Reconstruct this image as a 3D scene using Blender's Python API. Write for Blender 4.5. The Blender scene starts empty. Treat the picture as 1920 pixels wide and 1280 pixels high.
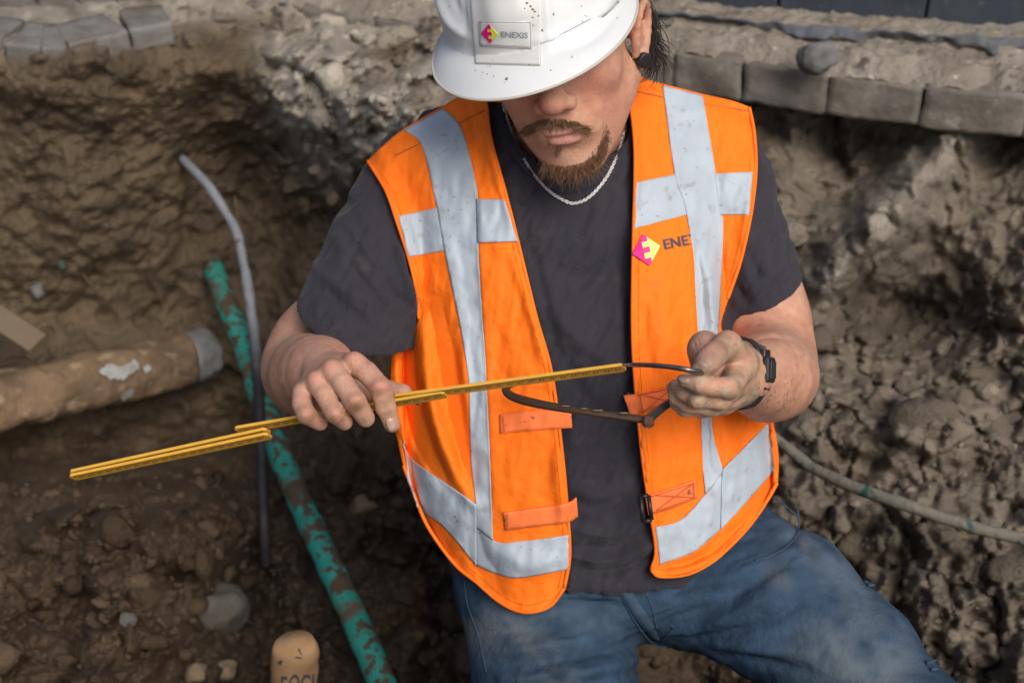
import bpy, bmesh, math, random
import numpy as np
from mathutils import Vector, Matrix
from mathutils.bvhtree import BVHTree

random.seed(7); RNG = np.random.default_rng(11)
SC = bpy.context.scene
COL = SC.collection

# ------------------------------------------------------------------ camera
PITCH = math.radians(35.0); CAM_H = 1.0; LENS = 50.0
cam_data = bpy.data.cameras.new('camera'); cam = bpy.data.objects.new('camera', cam_data); COL.objects.link(cam)
cam.location = (0, 0, CAM_H); cam.rotation_euler = (math.pi/2 - PITCH, 0, 0)
cam_data.lens = LENS; cam_data.sensor_width = 36.0; cam_data.clip_start = 0.05; cam_data.clip_end = 500
cam_data.dof.use_dof = True; cam_data.dof.focus_distance = 1.46; cam_data.dof.aperture_fstop = 5.6
SC.camera = cam

# ------------------------------------------------------------------ sky and sun (soft, hazy daylight)
SUN_EL = math.radians(47); SUN_AZ = math.radians(152)      # azimuth clockwise from +Y
world = bpy.data.worlds.new('World'); SC.world = world; world.use_nodes = True
wn = world.node_tree.nodes; wl = world.node_tree.links
bg = wn['Background']; sky = wn.new('ShaderNodeTexSky'); sky.sky_type = 'NISHITA'; sky.sun_disc = False
sky.sun_elevation = SUN_EL; sky.sun_rotation = SUN_AZ; sky.air_density = 1.0; sky.dust_density = 4.0; sky.ozone_density = 1.0
wl.new(sky.outputs[0], bg.inputs[0]); bg.inputs[1].default_value = 0.105
sun_d = bpy.data.lights.new('sun', 'SUN'); sun_d.energy = 2.6; sun_d.angle = math.radians(32); sun_d.color = (1.0, 0.955, 0.89)
sun = bpy.data.objects.new('sun', sun_d); COL.objects.link(sun)
_to = Vector((math.sin(SUN_AZ)*math.cos(SUN_EL), math.cos(SUN_AZ)*math.cos(SUN_EL), math.sin(SUN_EL)))
sun.rotation_euler = _to.to_track_quat('Z', 'Y').to_euler(); sun.location = (0, -3, 6)
SC.view_settings.view_transform = 'Standard'; SC.view_settings.look = 'None'
SC.view_settings.exposure = 0.12; SC.view_settings.gamma = 1.0; SC.view_settings.use_curve_mapping = False
SC.cycles.use_denoising = True
SC.cycles.max_bounces = 6; SC.cycles.diffuse_bounces = 3; SC.cycles.glossy_bounces = 3

# ------------------------------------------------------------------ frames: a pixel of the 1920x1280 photo and a distance give a point
K = 36.0/LENS/1920.0
Rw = np.array([1.0, 0, 0]); Fw = np.array([0, math.cos(PITCH), -math.sin(PITCH)]); Uw = np.array([0, math.sin(PITCH), math.cos(PITCH)])
Cw = np.array([0, 0, CAM_H])
def c3(px, py, d): return np.array([(px-960)*K*d, (640-py)*K*d, -d], float)
def c3a(a):
    a = np.asarray(a, float); d = a[:, 2]
    return np.stack([(a[:, 0]-960)*K*d, (640-a[:, 1])*K*d, -d], 1)
def to_px(v):
    d = -v[:, 2]; return np.stack([960+v[:, 0]/(K*d), 640-v[:, 1]/(K*d), d], 1)
def to_world(v):
    v = np.atleast_2d(v); return Cw + v[:, :1]*Rw + v[:, 1:2]*Uw - v[:, 2:3]*Fw
def to_cam(w):
    w = np.atleast_2d(w) - Cw; return np.stack([w@Rw, w@Uw, -(w@Fw)], 1)
def ground_d(px, py, z=0.0):
    return (CAM_H-z)/(math.sin(PITCH)-math.cos(PITCH)*(640-py)*K)
def gpt(px, py, z=0.0):                                   # world point on the level z seen at a pixel
    return to_world(c3(px, py, ground_d(px, py, z)))[0]

# ------------------------------------------------------------------ noise
_perm = RNG.permutation(256); _perm = np.concatenate([_perm, _perm, _perm])
_grad = RNG.normal(size=(256, 3)); _grad /= np.linalg.norm(_grad, axis=1, keepdims=True)
def perlin(p):
    i = np.floor(p).astype(int); f = p-i; i &= 255; u = f*f*f*(f*(f*6-15)+10); out = 0
    for dx in (0, 1):
        for dy in (0, 1):
            for dz in (0, 1):
                h = _perm[_perm[_perm[(i[:, 0]+dx) & 255]+((i[:, 1]+dy) & 255)]+((i[:, 2]+dz) & 255)]
                g = _grad[h]; v = g[:, 0]*(f[:, 0]-dx)+g[:, 1]*(f[:, 1]-dy)+g[:, 2]*(f[:, 2]-dz)
                w = (u[:, 0] if dx else 1-u[:, 0])*(u[:, 1] if dy else 1-u[:, 1])*(u[:, 2] if dz else 1-u[:, 2])
                out = out+v*w
    return out*1.6
def fbm(p, o=4, lac=2.03, gain=0.5):
    a = 1.0; s = 0; q = np.array(p, float)
    for k in range(o):
        s = s+a*perlin(q+17.3*k); q = q*lac; a *= gain
    return s
def bumps2(x, y, cell, seed=0, rad=0.75):                # rounded lumps: distance to jittered points
    gx = x/cell; gy = y/cell; ix = np.floor(gx).astype(int); iy = np.floor(gy).astype(int); best = np.full(x.shape, 9.0); sec = best.copy()
    for dx in (-1, 0, 1):
        for dy in (-1, 0, 1):
            h = _perm[(_perm[(ix+dx+seed*31) & 255]+iy+dy) & 255]; h2 = _perm[h+57]; h3 = _perm[h2+101]
            d = np.hypot(ix+dx+h/255.0-gx, iy+dy+h2/255.0-gy)/(0.55+0.6*h3/255.0)
            sec = np.minimum(sec, np.maximum(best, d)); best = np.minimum(best, d)
    return np.sqrt(np.clip(1-(best/rad)**2, 0, 1)), sec-best
def sstep(a, b, x):
    t = np.clip((x-a)/(b-a), 0, 1); return t*t*(3-2*t)

# ------------------------------------------------------------------ materials
def mat(name, color, rough=0.7, spec=0.4, var=0.0, var2=None, vscale=8.0, bump=0.0, bscale=60.0, metal=0.0, sss=0.0, attr=None, sheen=0.0, detail=6.0, coat=0.0, bdist=0.01, spots=None):
    m = bpy.data.materials.new(name); m.use_nodes = True; nt = m.node_tree; n = nt.nodes; l = nt.links
    b = n['Principled BSDF']; b.inputs['Roughness'].default_value = rough; b.inputs['Specular IOR Level'].default_value = spec
    b.inputs['Metallic'].default_value = metal; b.inputs['Coat Weight'].default_value = coat
    if sheen: b.inputs['Sheen Weight'].default_value = sheen; b.inputs['Sheen Roughness'].default_value = 0.5
    if sss:
        b.inputs['Subsurface Weight'].default_value = sss; b.inputs['Subsurface Radius'].default_value = (0.010, 0.004, 0.002); b.inputs['Subsurface Scale'].default_value = 0.6
    tc = n.new('ShaderNodeTexCoord'); src = None
    if attr:
        a = n.new('ShaderNodeAttribute'); a.attribute_name = attr; src = a.outputs['Color']
    else:
        a = n.new('ShaderNodeRGB'); a.outputs[0].default_value = (*color, 1); src = a.outputs[0]
    if var > 0:
        t = n.new('ShaderNodeTexNoise'); t.inputs['Scale'].default_value = vscale; t.inputs['Detail'].default_value = detail; t.inputs['Roughness'].default_value = 0.6
        l.new(tc.outputs['Object'], t.inputs['Vector'])
        r = n.new('ShaderNodeMapRange'); r.inputs[1].default_value = 0.35; r.inputs[2].default_value = 0.68; r.inputs[3].default_value = 0.0; r.inputs[4].default_value = var
        l.new(t.outputs['Fac'], r.inputs[0])
        mx = n.new('ShaderNodeMix'); mx.data_type = 'RGBA'; l.new(r.outputs[0], mx.inputs[0]); l.new(src, mx.inputs[6])
        c2 = var2 if var2 else tuple(c*0.4 for c in color); mx.inputs[7].default_value = (*c2, 1); src = mx.outputs[2]
    if spots:                                             # (colour, scale, threshold, softness)
        for (sc_, ss, th, so) in spots:
            t = n.new('ShaderNodeTexNoise'); t.inputs['Scale'].default_value = ss; t.inputs['Detail'].default_value = 4.0
            mp = n.new('ShaderNodeMapping'); mp.inputs['Location'].default_value = (ss*0.37, th*5, 1.3); l.new(tc.outputs['Object'], mp.inputs[0]); l.new(mp.outputs[0], t.inputs['Vector'])
            r = n.new('ShaderNodeMapRange'); r.inputs[1].default_value = th; r.inputs[2].default_value = th+so
            l.new(t.outputs['Fac'], r.inputs[0])
            mx = n.new('ShaderNodeMix'); mx.data_type = 'RGBA'; l.new(r.outputs[0], mx.inputs[0]); l.new(src, mx.inputs[6]); mx.inputs[7].default_value = (*sc_, 1); src = mx.outputs[2]
    l.new(src, b.inputs['Base Color'])
    if bump > 0:
        t = n.new('ShaderNodeTexNoise'); t.inputs['Scale'].default_value = bscale; t.inputs['Detail'].default_value = 6.0; t.inputs['Roughness'].default_value = 0.65
        l.new(tc.outputs['Object'], t.inputs['Vector'])
        bp = n.new('ShaderNodeBump'); bp.inputs['Strength'].default_value = bump; bp.inputs['Distance'].default_value = bdist
        l.new(t.outputs['Fac'], bp.inputs['Height']); l.new(bp.outputs[0], b.inputs['Normal'])
    return m
def weave(m, scale=900.0, strength=0.25, dist=0.0006):    # a fine fabric weave added under the existing bump
    nt = m.node_tree; n = nt.nodes; l = nt.links; b = n['Principled BSDF']
    tc = n.new('ShaderNodeTexCoord'); w = n.new('ShaderNodeTexWave'); w.inputs['Scale'].default_value = scale/20; w.inputs['Distortion'].default_value = 1.2; w.bands_direction = 'DIAGONAL'
    l.new(tc.outputs['Object'], w.inputs['Vector'])
    bp = n.new('ShaderNodeBump'); bp.inputs['Strength'].default_value = strength; bp.inputs['Distance'].default_value = dist; l.new(w.outputs['Fac'], bp.inputs['Height'])
    if b.inputs['Normal'].links: l.new(b.inputs['Normal'].links[0].from_socket, bp.inputs['Normal'])
    l.new(bp.outputs[0], b.inputs['Normal']); return m

M = {}
M['skin'] = mat('skin', (0.45, 0.24, 0.16), 0.50, 0.38, bump=0.75, bscale=330, attr='Col', sss=0.10, bdist=0.0014, spots=[((0.30, 0.13, 0.085), 140, 0.60, 0.25)])
M['shirt'] = weave(mat('shirt_cotton', (0.028, 0.0265, 0.035), 0.9, 0.15, var=0.6, var2=(0.042, 0.037, 0.046), vscale=14, bump=0.45, bscale=26, bdist=0.012, sheen=0.08, spots=[((0.050, 0.044, 0.045), 45, 0.62, 0.2)]), 1500, 0.12)
M['denim'] = weave(mat('denim', (0.040, 0.085, 0.150), 0.88, 0.15, attr='Col', bump=0.55, bscale=60, bdist=0.006), 2600, 0.10)
M['denim_seam'] = mat('denim_seam', (0.050, 0.080, 0.120), 0.9, 0.1, var=0.6, var2=(0.02, 0.042, 0.08), vscale=120)
M['orange'] = weave(mat('fluorescent_orange', (0.95, 0.185, 0.010), 0.72, 0.2, var=0.28, var2=(0.80, 0.125, 0.008), vscale=9, bump=0.3, bscale=26, bdist=0.010, spots=[((0.50, 0.14, 0.03), 30, 0.70, 0.14)]), 1600, 0.05)
M['strap'] = mat('strap_webbing', (0.90, 0.20, 0.055), 0.8, 0.2, var=0.3, var2=(0.72, 0.14, 0.05), vscale=60, bump=0.2, bscale=500, bdist=0.0006, spots=[((0.25, 0.09, 0.05), 90, 0.66, 0.06)])
M['reflect'] = mat('reflective_tape', (0.39, 0.45, 0.51), 0.6, 0.35, var=0.5, var2=(0.33, 0.37, 0.40), vscale=24, bump=0.22, bscale=24, bdist=0.006, spots=[((0.15, 0.15, 0.145), 150, 0.67, 0.08), ((0.25, 0.255, 0.25), 60, 0.60, 0.20)])
M['edge'] = mat('piping_orange', (0.90, 0.17, 0.012), 0.7, 0.2)
M['thread'] = mat('grey_thread', (0.10, 0.095, 0.09), 0.9, 0.1)
M['hat'] = mat('hard_hat_plastic', (0.64, 0.65, 0.655), 0.33, 0.45, var=0.3, var2=(0.54, 0.55, 0.555), vscale=26, bump=0.05, bscale=60, bdist=0.002, spots=[((0.36, 0.30, 0.20), 75, 0.705, 0.03), ((0.55, 0.50, 0.40), 30, 0.70, 0.08)])
M['hat_edge'] = mat('hard_hat_edge', (0.46, 0.44, 0.38), 0.6, 0.3)
M['plate'] = mat('hat_front_plate', (0.56, 0.56, 0.55), 0.42, 0.4, var=0.4, var2=(0.47, 0.465, 0.445), vscale=40, spots=[((0.40, 0.30, 0.13), 110, 0.70, 0.02)])
M['sticker'] = mat('sticker_film', (0.60, 0.60, 0.595), 0.3, 0.5)
M['sticker_line'] = mat('sticker_outline', (0.36, 0.36, 0.35), 0.5, 0.3)
M['magenta'] = mat('magenta_print', (0.62, 0.008, 0.20), 0.5, 0.3)
M['lime'] = mat('lime_print', (0.60, 0.66, 0.05), 0.5, 0.3)
M['lime_pale'] = mat('pale_lime_print', (0.85, 0.80, 0.20), 0.5, 0.3)
M['ink_grey'] = mat('grey_print', (0.22, 0.26, 0.29), 0.5, 0.3)
M['ink_dark'] = mat('dark_print', (0.06, 0.065, 0.075), 0.6, 0.3)
M['mud'] = mat('dried_mud', (0.24, 0.17, 0.10), 0.95, 0.1, var=0.5, vscale=300)
M['steel'] = mat('bright_steel', (0.62, 0.61, 0.60), 0.28, 0.5, metal=1.0)
M['silver'] = mat('silver_chain', (0.80, 0.80, 0.79), 0.30, 0.6, metal=0.7)
M['rust'] = mat('old_steel', (0.12, 0.085, 0.065), 0.5, 0.5, metal=0.75, var=0.7, var2=(0.17, 0.075, 0.035), vscale=60, bump=0.3, bscale=260, bdist=0.001)
M['dark_steel'] = mat('dark_steel', (0.20, 0.185, 0.17), 0.38, 0.5, metal=0.85, var=0.6, var2=(0.09, 0.07, 0.055), vscale=70, bump=0.2, bscale=260, bdist=0.001)
M['ruler'] = mat('ruler_lacquer', (0.66, 0.36, 0.045), 0.45, 0.45, var=0.35, var2=(0.42, 0.23, 0.04), vscale=90, bump=0.08, bscale=300, bdist=0.001)
M['ruler_dark'] = mat('ruler_marks', (0.035, 0.025, 0.012), 0.7, 0.2)
M['black'] = mat('black_plastic', (0.012, 0.012, 0.013), 0.4, 0.4)
M['watch'] = mat('watch_resin', (0.018, 0.018, 0.020), 0.35, 0.5, bump=0.1, bscale=300, bdist=0.001)
M['glass'] = mat('watch_glass', (0.03, 0.04, 0.04), 0.12, 0.6)
M['hair'] = mat('dark_hair', (0.022, 0.012, 0.008), 0.45, 0.5)
M['beard'] = mat('beard_hair', (0.21, 0.098, 0.042), 0.5, 0.45, var=0.8, var2=(0.050, 0.024, 0.012), vscale=420)
M['mous'] = mat('moustache_hair', (0.22, 0.105, 0.042), 0.5, 0.45, var=0.8, var2=(0.070, 0.036, 0.016), vscale=420)
M['strand'] = mat('facial_hair', (.1, .05, .02), 0.5, 0.4, attr='Col')
M['arm_hair'] = mat('arm_hair', (0.16, 0.085, 0.04), 0.6, 0.3)
M['nail'] = mat('finger_nail', (0.50, 0.31, 0.24), 0.35, 0.5)
M['nail_dirty'] = mat('dirty_nail', (0.30, 0.20, 0.15), 0.4, 0.45)

# ------------------------------------------------------------------ mesh helpers
def obj(name, verts, faces, m, parent=None, cam_space=True, smooth=True, col=None, label=None, cat=None, group=None, kind=None, mats=None, fm=None):
    me = bpy.data.meshes.new(name)
    v = to_world(np.asarray(verts, float)) if cam_space else np.asarray(verts, float)
    if isinstance(faces, np.ndarray) and faces.ndim == 2:
        nf, k = faces.shape; me.vertices.add(len(v)); me.vertices.foreach_set('co', v.astype(np.float32).ravel())
        me.loops.add(nf*k); me.loops.foreach_set('vertex_index', faces.astype(np.int32).ravel())
        me.polygons.add(nf); me.polygons.foreach_set('loop_start', np.arange(0, nf*k, k, dtype=np.int32)); me.polygons.foreach_set('loop_total', np.full(nf, k, np.int32)); me.update(calc_edges=True)
    else:
        me.from_pydata([tuple(p) for p in v], [], [tuple(int(i) for i in f) for f in faces]); me.update()
    me.validate()
    for mm in (mats or [m]): me.materials.append(mm if not isinstance(mm, str) else M[mm])
    if fm is not None: me.polygons.foreach_set('material_index', np.asarray(fm, np.int32))
    me.polygons.foreach_set('use_smooth', [smooth]*len(me.polygons))
    if col is not None:
        a = me.attributes.new('Col', 'FLOAT_COLOR', 'POINT'); c = np.ones((len(v), 4), np.float32); c[:, :3] = col; a.data.foreach_set('color', c.ravel())
    o = bpy.data.objects.new(name, me); COL.objects.link(o)
    if parent is not None: o.parent = parent
    return tag(o, label, cat, group, kind)
def tag(o, label=None, cat=None, group=None, kind=None):
    if label: o['label'] = label
    if cat: o['category'] = cat
    if group: o['group'] = group
    if kind: o['kind'] = kind
    return o
def empty(name, label=None, cat=None, group=None, kind=None, loc=(0, 0, 0)):
    o = bpy.data.objects.new(name, None); COL.objects.link(o); return tag(o, label, cat, group, kind)
def solidify(o, t, off=0.0):
    s = o.modifiers.new('thickness', 'SOLIDIFY'); s.thickness = t; s.offset = off; return o
def spline(pts, n, closed=False):                        # Catmull-Rom through the points, n samples evenly spaced along it
    p = np.asarray(pts, float)
    if len(p) == 2: q = p[0]+(p[1]-p[0])*np.linspace(0, 1, 200)[:, None]
    else:
        e = np.vstack([2*p[0]-p[1], p, 2*p[-1]-p[-2]]); q = []
        for i in range(len(p)-1):
            t = np.linspace(0, 1, 24, endpoint=(i == len(p)-2))[:, None]; a, b, c, d = e[i], e[i+1], e[i+2], e[i+3]
            q.append(0.5*((2*b)+(-a+c)*t+(2*a-5*b+4*c-d)*t*t+(-a+3*b-3*c+d)*t**3))
        q = np.vstack(q)
    s = np.concatenate([[0], np.cumsum(np.linalg.norm(np.diff(q, axis=0), axis=1))]); u = np.linspace(0, s[-1], n)
    return np.stack([np.interp(u, s, q[:, k]) for k in range(q.shape[1])], 1)
def grid_faces(nr, nc):
    i = np.arange((nr-1)*(nc-1)); r = i//(nc-1); c = i % (nc-1); a = r*nc+c
    return np.stack([a, a+nc, a+nc+1, a+1], 1)
def tube(path, rad, n=10, caps=True, flat=None):         # swept tube along a 3D path; flat = (scale_a, scale_b) of the section
    p = np.asarray(path, float); m = len(p); r = np.broadcast_to(np.asarray(rad, float), (m,))
    t = np.gradient(p, axis=0); t /= np.linalg.norm(t, axis=1, keepdims=True)+1e-12
    ref = np.array([0.13, 0.24, 0.96]); nrm = np.cross(t[0], ref); nrm /= np.linalg.norm(nrm); V = []
    for i in range(m):
        nrm = nrm-t[i]*np.dot(nrm, t[i]); nrm /= np.linalg.norm(nrm)+1e-12; bn = np.cross(t[i], nrm)
        a = np.linspace(0, 2*np.pi, n, endpoint=False); fa, fb = flat or (1, 1)
        V.append(p[i]+r[i]*(np.cos(a)[:, None]*nrm*fa+np.sin(a)[:, None]*bn*fb))
    V = np.vstack(V); F = []
    for i in range(m-1):
        for j in range(n): F.append((i*n+j, i*n+(j+1) % n, (i+1)*n+(j+1) % n, (i+1)*n+j))
    if caps: F.append(tuple(range(n))[::-1]); F.append(tuple((m-1)*n+j for j in range(n)))
    return V, F
def join(parts):
    V = []; F = []; o = 0
    for v, f in parts:
        V.append(np.asarray(v)); F += [tuple(int(i)+o for i in q) for q in f]; o += len(v)
    return np.vstack(V), F
def box(c, ax, ay, az):                                  # centre and three half-extent vectors
    c, ax, ay, az = [np.asarray(q, float) for q in (c, ax, ay, az)]
    V = np.array([c+sx*ax+sy*ay+sz*az for sx in (-1, 1) for sy in (-1, 1) for sz in (-1, 1)])
    return V, [(0, 1, 3, 2), (4, 6, 7, 5), (0, 4, 5, 1), (2, 3, 7, 6), (0, 2, 6, 4), (1, 5, 7, 3)]
def bevel(o, w, seg=2):
    b = o.modifiers.new('bevel', 'BEVEL'); b.width = w; b.segments = seg; b.limit_method = 'ANGLE'; return o
def vnormals(V, F):
    N = np.zeros_like(V); F = np.asarray(F); n = np.cross(V[F[:, 2]]-V[F[:, 0]], V[F[:, 3 if F.shape[1] > 3 else 2]]-V[F[:, 1]])
    for k in range(F.shape[1]): np.add.at(N, F[:, k], n)
    return N/(np.linalg.norm(N, axis=1, keepdims=True)+1e-12)

# ------------------------------------------------------------------ signed distance modelling
class Sdf:
    def __init__(s): s.p = []
    def add(s, f, c, r, k=0.01, op='u'): s.p.append((f, np.asarray(c, float), r, k, op)); return s
    def cone(s, a, b, ra, rb, k=0.01, op='u', sq=None):
        a = np.asarray(a, float); b = np.asarray(b, float); ab = b-a; L2 = max(float(ab@ab), 1e-12)
        def f(p):
            t = np.clip(((p-a)@ab)/L2, 0, 1); return np.linalg.norm(p-a-t[:, None]*ab, axis=1)-(ra+(rb-ra)*t)
        return s.add(f, (a+b)/2, math.sqrt(L2)/2+max(ra, rb), k, op)
    def chain(s, pts, k=0.008, k0=None):                  # (px, py, d, radius_px) list
        for i in range(len(pts)-1):
            a, b = pts[i], pts[i+1]; s.cone(c3(*a[:3]), c3(*b[:3]), a[3]*K*a[2], b[3]*K*b[2], (k0 if (i == 0 and k0) else k))
        return s
    def ell(s, c, rad, R=None, k=0.01, op='u'):
        c = np.asarray(c, float); rad = np.asarray(rad, float); R = np.eye(3) if R is None else R
        def f(p):
            q = (p-c)@R; k0 = np.linalg.norm(q/rad, axis=1); k1 = np.linalg.norm(q/rad**2, axis=1)+1e-9; return k0*(k0-1)/k1
        return s.add(f, c, float(rad.max()), k, op)
    def __call__(s, p, sel=None):
        d = np.full(len(p), 1.0)
        for i in (range(len(s.p)) if sel is None else sel):
            f, c, r, k, op = s.p[i]; e = f(p)
            if op == 'u': h = np.clip(0.5+0.5*(e-d)/k, 0, 1); d = d*h+e*(1-h)-k*h*(1-h)
            elif op == 's': e = -e; h = np.clip(0.5-0.5*(e-d)/k, 0, 1); d = d*h+e*(1-h)+k*h*(1-h)
            elif op == 'i': d = np.maximum(d, e)
            elif op == 'h': d = np.maximum(d, -e)
        return d
    def mesh(s, h, N=20, margin=0.03):
        lo = np.min([c-r for f, c, r, k, op in s.p if op == 'u'], 0)-0.02; hi = np.max([c+r for f, c, r, k, op in s.p if op == 'u'], 0)+0.02
        nb = np.ceil((hi-lo)/(h*N)).astype(int); half = h*N*0.5*math.sqrt(3)
        PC = np.array([q[1] for q in s.p]); PRr = np.array([q[2] for q in s.p])
        CV = []; CI = []; Q = []; big = (nb*N+4).astype(np.int64)
        cid = lambda a: (a[:, 0].astype(np.int64)*big[1]+a[:, 1])*big[2]+a[:, 2]
        g = np.stack(np.meshgrid(*[np.arange(N+2)]*3, indexing='ij'), -1).reshape(-1, 3)
        for bx in range(nb[0]):
            for by in range(nb[1]):
                for bz in range(nb[2]):
                    b0 = np.array([bx, by, bz])*N; ctr = lo+(b0+N/2)*h
                    sel = np.flatnonzero(np.sqrt(((PC-ctr)**2).sum(1)) < PRr+half+margin).tolist()
                    if not any(s.p[i][4] == 'u' for i in sel): continue
                    if abs(s(ctr[None], sel)[0]) > half*1.25+0.006: continue
                    D = s(lo+(b0+g)*h, sel).reshape(N+2, N+2, N+2); I = D < 0
                    if I.all() or not I.any(): continue
                    n1 = N+1; acc = np.zeros((n1, n1, n1, 3)); cnt = np.zeros((n1, n1, n1))
                    def sl(a, o): return slice(o, o+n1)
                    corners = [(x, y, z) for x in (0, 1) for y in (0, 1) for z in (0, 1)]
                    for ca in corners:
                        for ax in range(3):
                            if ca[ax]: continue
                            cb = list(ca); cb[ax] = 1
                            da = D[ca[0]:ca[0]+n1, ca[1]:ca[1]+n1, ca[2]:ca[2]+n1]; db = D[cb[0]:cb[0]+n1, cb[1]:cb[1]+n1, cb[2]:cb[2]+n1]
                            x = (da < 0) != (db < 0); t = np.where(x, da/(da-db+1e-20), 0)
                            for q in range(3): acc[..., q] += np.where(x, ca[q]+(t if q == ax else 0), 0)
                            cnt += x
                    act = np.argwhere(cnt > 0)
                    if len(act) == 0: continue
                    pos = acc[act[:, 0], act[:, 1], act[:, 2]]/cnt[act[:, 0], act[:, 1], act[:, 2]][:, None]
                    CV.append(lo+(b0+act+pos)*h); CI.append(cid(b0+act))
                    own = slice(1, N+1)
                    for ax in range(3):
                        o1 = [own]*3; o2 = [own]*3; o2[ax] = slice(2, N+2)
                        A = I[tuple(o1)]; B = I[tuple(o2)]; e = np.argwhere(A != B)
                        if len(e) == 0: continue
                        inside = A[e[:, 0], e[:, 1], e[:, 2]]; e = e+1+b0; u, v = [(1, 2), (2, 0), (0, 1)][ax]
                        du = np.zeros(3, int); du[u] = 1; dv = np.zeros(3, int); dv[v] = 1
                        q = np.stack([cid(e-du-dv), cid(e-dv), cid(e), cid(e-du)], 1); q[~inside] = q[~inside][:, ::-1]; Q.append(q)
        CI = np.concatenate(CI); CV = np.vstack(CV); Q = np.vstack(Q); uid, first = np.unique(CI, return_index=True); V = CV[first]
        F = np.searchsorted(uid, Q); F = np.clip(F, 0, len(uid)-1); ok = (uid[F] == Q).all(1)
        return V, F[ok]
def relax(V, F, it=2, w=0.5):
    E = np.vstack([F[:, [0, 1]], F[:, [1, 2]], F[:, [2, 3]], F[:, [3, 0]]]); deg = np.bincount(np.concatenate([E[:, 0], E[:, 1]]), minlength=len(V)).clip(1)
    for _ in range(it):
        S = np.zeros_like(V); np.add.at(S, E[:, 0], V[E[:, 1]]); np.add.at(S, E[:, 1], V[E[:, 0]]); V = V+w*(S/deg[:, None]-V)
    return V
def polydist(P, line):                                   # distance (px) of points to a polyline, and the position along it 0..1
    line = np.asarray(line, float); best = np.full(len(P), 1e9); tt = np.zeros(len(P)); L = np.linalg.norm(np.diff(line, axis=0), axis=1); T = L.sum(); s0 = 0; sd = np.zeros(len(P))
    for i in range(len(line)-1):
        a, b = line[i], line[i+1]; ab = b-a; t = np.clip(((P-a)@ab)/(ab@ab), 0, 1); q = P-a-t[:, None]*ab; d = np.hypot(q[:, 0], q[:, 1]); m = d < best
        best[m] = d[m]; tt[m] = (s0+t[m]*L[i])/T; sd[m] = (ab[0]*q[m, 1]-ab[1]*q[m, 0]); s0 += L[i]
    return best, tt, np.sign(sd)
def folds(P, specs):                                     # sum of ridges (amp>0) and creases (amp<0), metres; spec = (points, width_px, amp_m)
    out = np.zeros(len(P))
    for line, w, a in specs:
        ln = spline(line, 14) if len(line) > 2 else np.asarray(line, float); lo = ln.min(0)-3*w; hi = ln.max(0)+3*w; m = np.flatnonzero((P[:, 0] > lo[0]) & (P[:, 0] < hi[0]) & (P[:, 1] > lo[1]) & (P[:, 1] < hi[1]))
        if len(m) == 0: continue
        d, t, s = polydist(P[m], ln); out[m] += a*np.exp(-(d/w)**2)*np.sin(np.pi*np.clip(t*0.9+0.05, 0, 1))**0.6
    return out
def inpoly(P, poly):
    poly = np.asarray(poly, float); x, y = P[:, 0], P[:, 1]; c = np.zeros(len(P), bool); j = len(poly)-1
    for i in range(len(poly)):
        xi, yi = poly[i]; xj, yj = poly[j]
        c ^= ((yi > y) != (yj > y)) & (x < (xj-xi)*(y-yi)/(yj-yi+1e-12)+xi); j = i
    return c
def bvh(V, F): return BVHTree.FromPolygons([tuple(p) for p in V], [tuple(int(i) for i in f) for f in F])
def hits(tree, pix, back=False, guess=1.6):
    out = np.full(len(pix), np.nan)
    for i, (x, y) in enumerate(pix):
        dr = Vector(c3(x, y, 1.0)).normalized()
        if back: r = tree.ray_cast(dr*4.0, -dr)
        else: r = tree.ray_cast(Vector((0, 0, 0)), dr)
        if r[0] is not None: out[i] = -r[0].z
    return out
def fill_depth(tree, pix, d, guess=1.6):
    bad = np.where(np.isnan(d))[0]
    for i in bad:
        g = guess
        for _ in range(4):
            r = tree.find_nearest(Vector(c3(pix[i][0], pix[i][1], g)))
            g = -r[0].z
        d[i] = g
    return d
def ruled(a, b, nr, nc):                                 # pixel grid between two polylines
    A = spline(a, nr); B = spline(b, nr); t = np.linspace(0, 1, nc)[None, :, None]
    return (A[:, None]*(1-t)+B[:, None]*t).reshape(-1, 2)
def decal(name, tree, a, b, m, parent, lift=0.002, thick=0.0012, nr=None, nc=None, guess=1.6, label=None):
    la = np.linalg.norm(np.diff(np.asarray(a, float), axis=0), axis=1).sum(); w = np.linalg.norm(np.asarray(a[0], float)-np.asarray(b[0], float))
    nr = nr or int(max(4, la/5)); nc = nc or int(max(3, w/5)); P = ruled(a, b, nr, nc); d = fill_depth(tree, P, hits(tree, P), guess)-lift
    V = c3a(np.column_stack([P, d])); F = grid_faces(nr, nc); q = F[len(F)//2]
    if np.cross(V[q[1]]-V[q[0]], V[q[3]]-V[q[0]])[2] < 0: F = F[:, ::-1]
    o = obj(name, V, F, m, parent, label=label); return solidify(o, thick, -1.0)
def polydecal(name, tree, poly, m, parent, lift=0.0025, guess=1.6, thick=0.0006):
    P = np.asarray(poly, float); d = fill_depth(tree, P, hits(tree, P), guess)-lift
    x, y = P[:, 0], P[:, 1]; area = (x*np.roll(y, -1)-np.roll(x, -1)*y).sum(); idx = tuple(range(len(P))) if area < 0 else tuple(range(len(P)))[::-1]
    me = obj(name, c3a(np.column_stack([P, d])), [idx], m, parent, smooth=False); return solidify(me, thick, -1.0)
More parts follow.
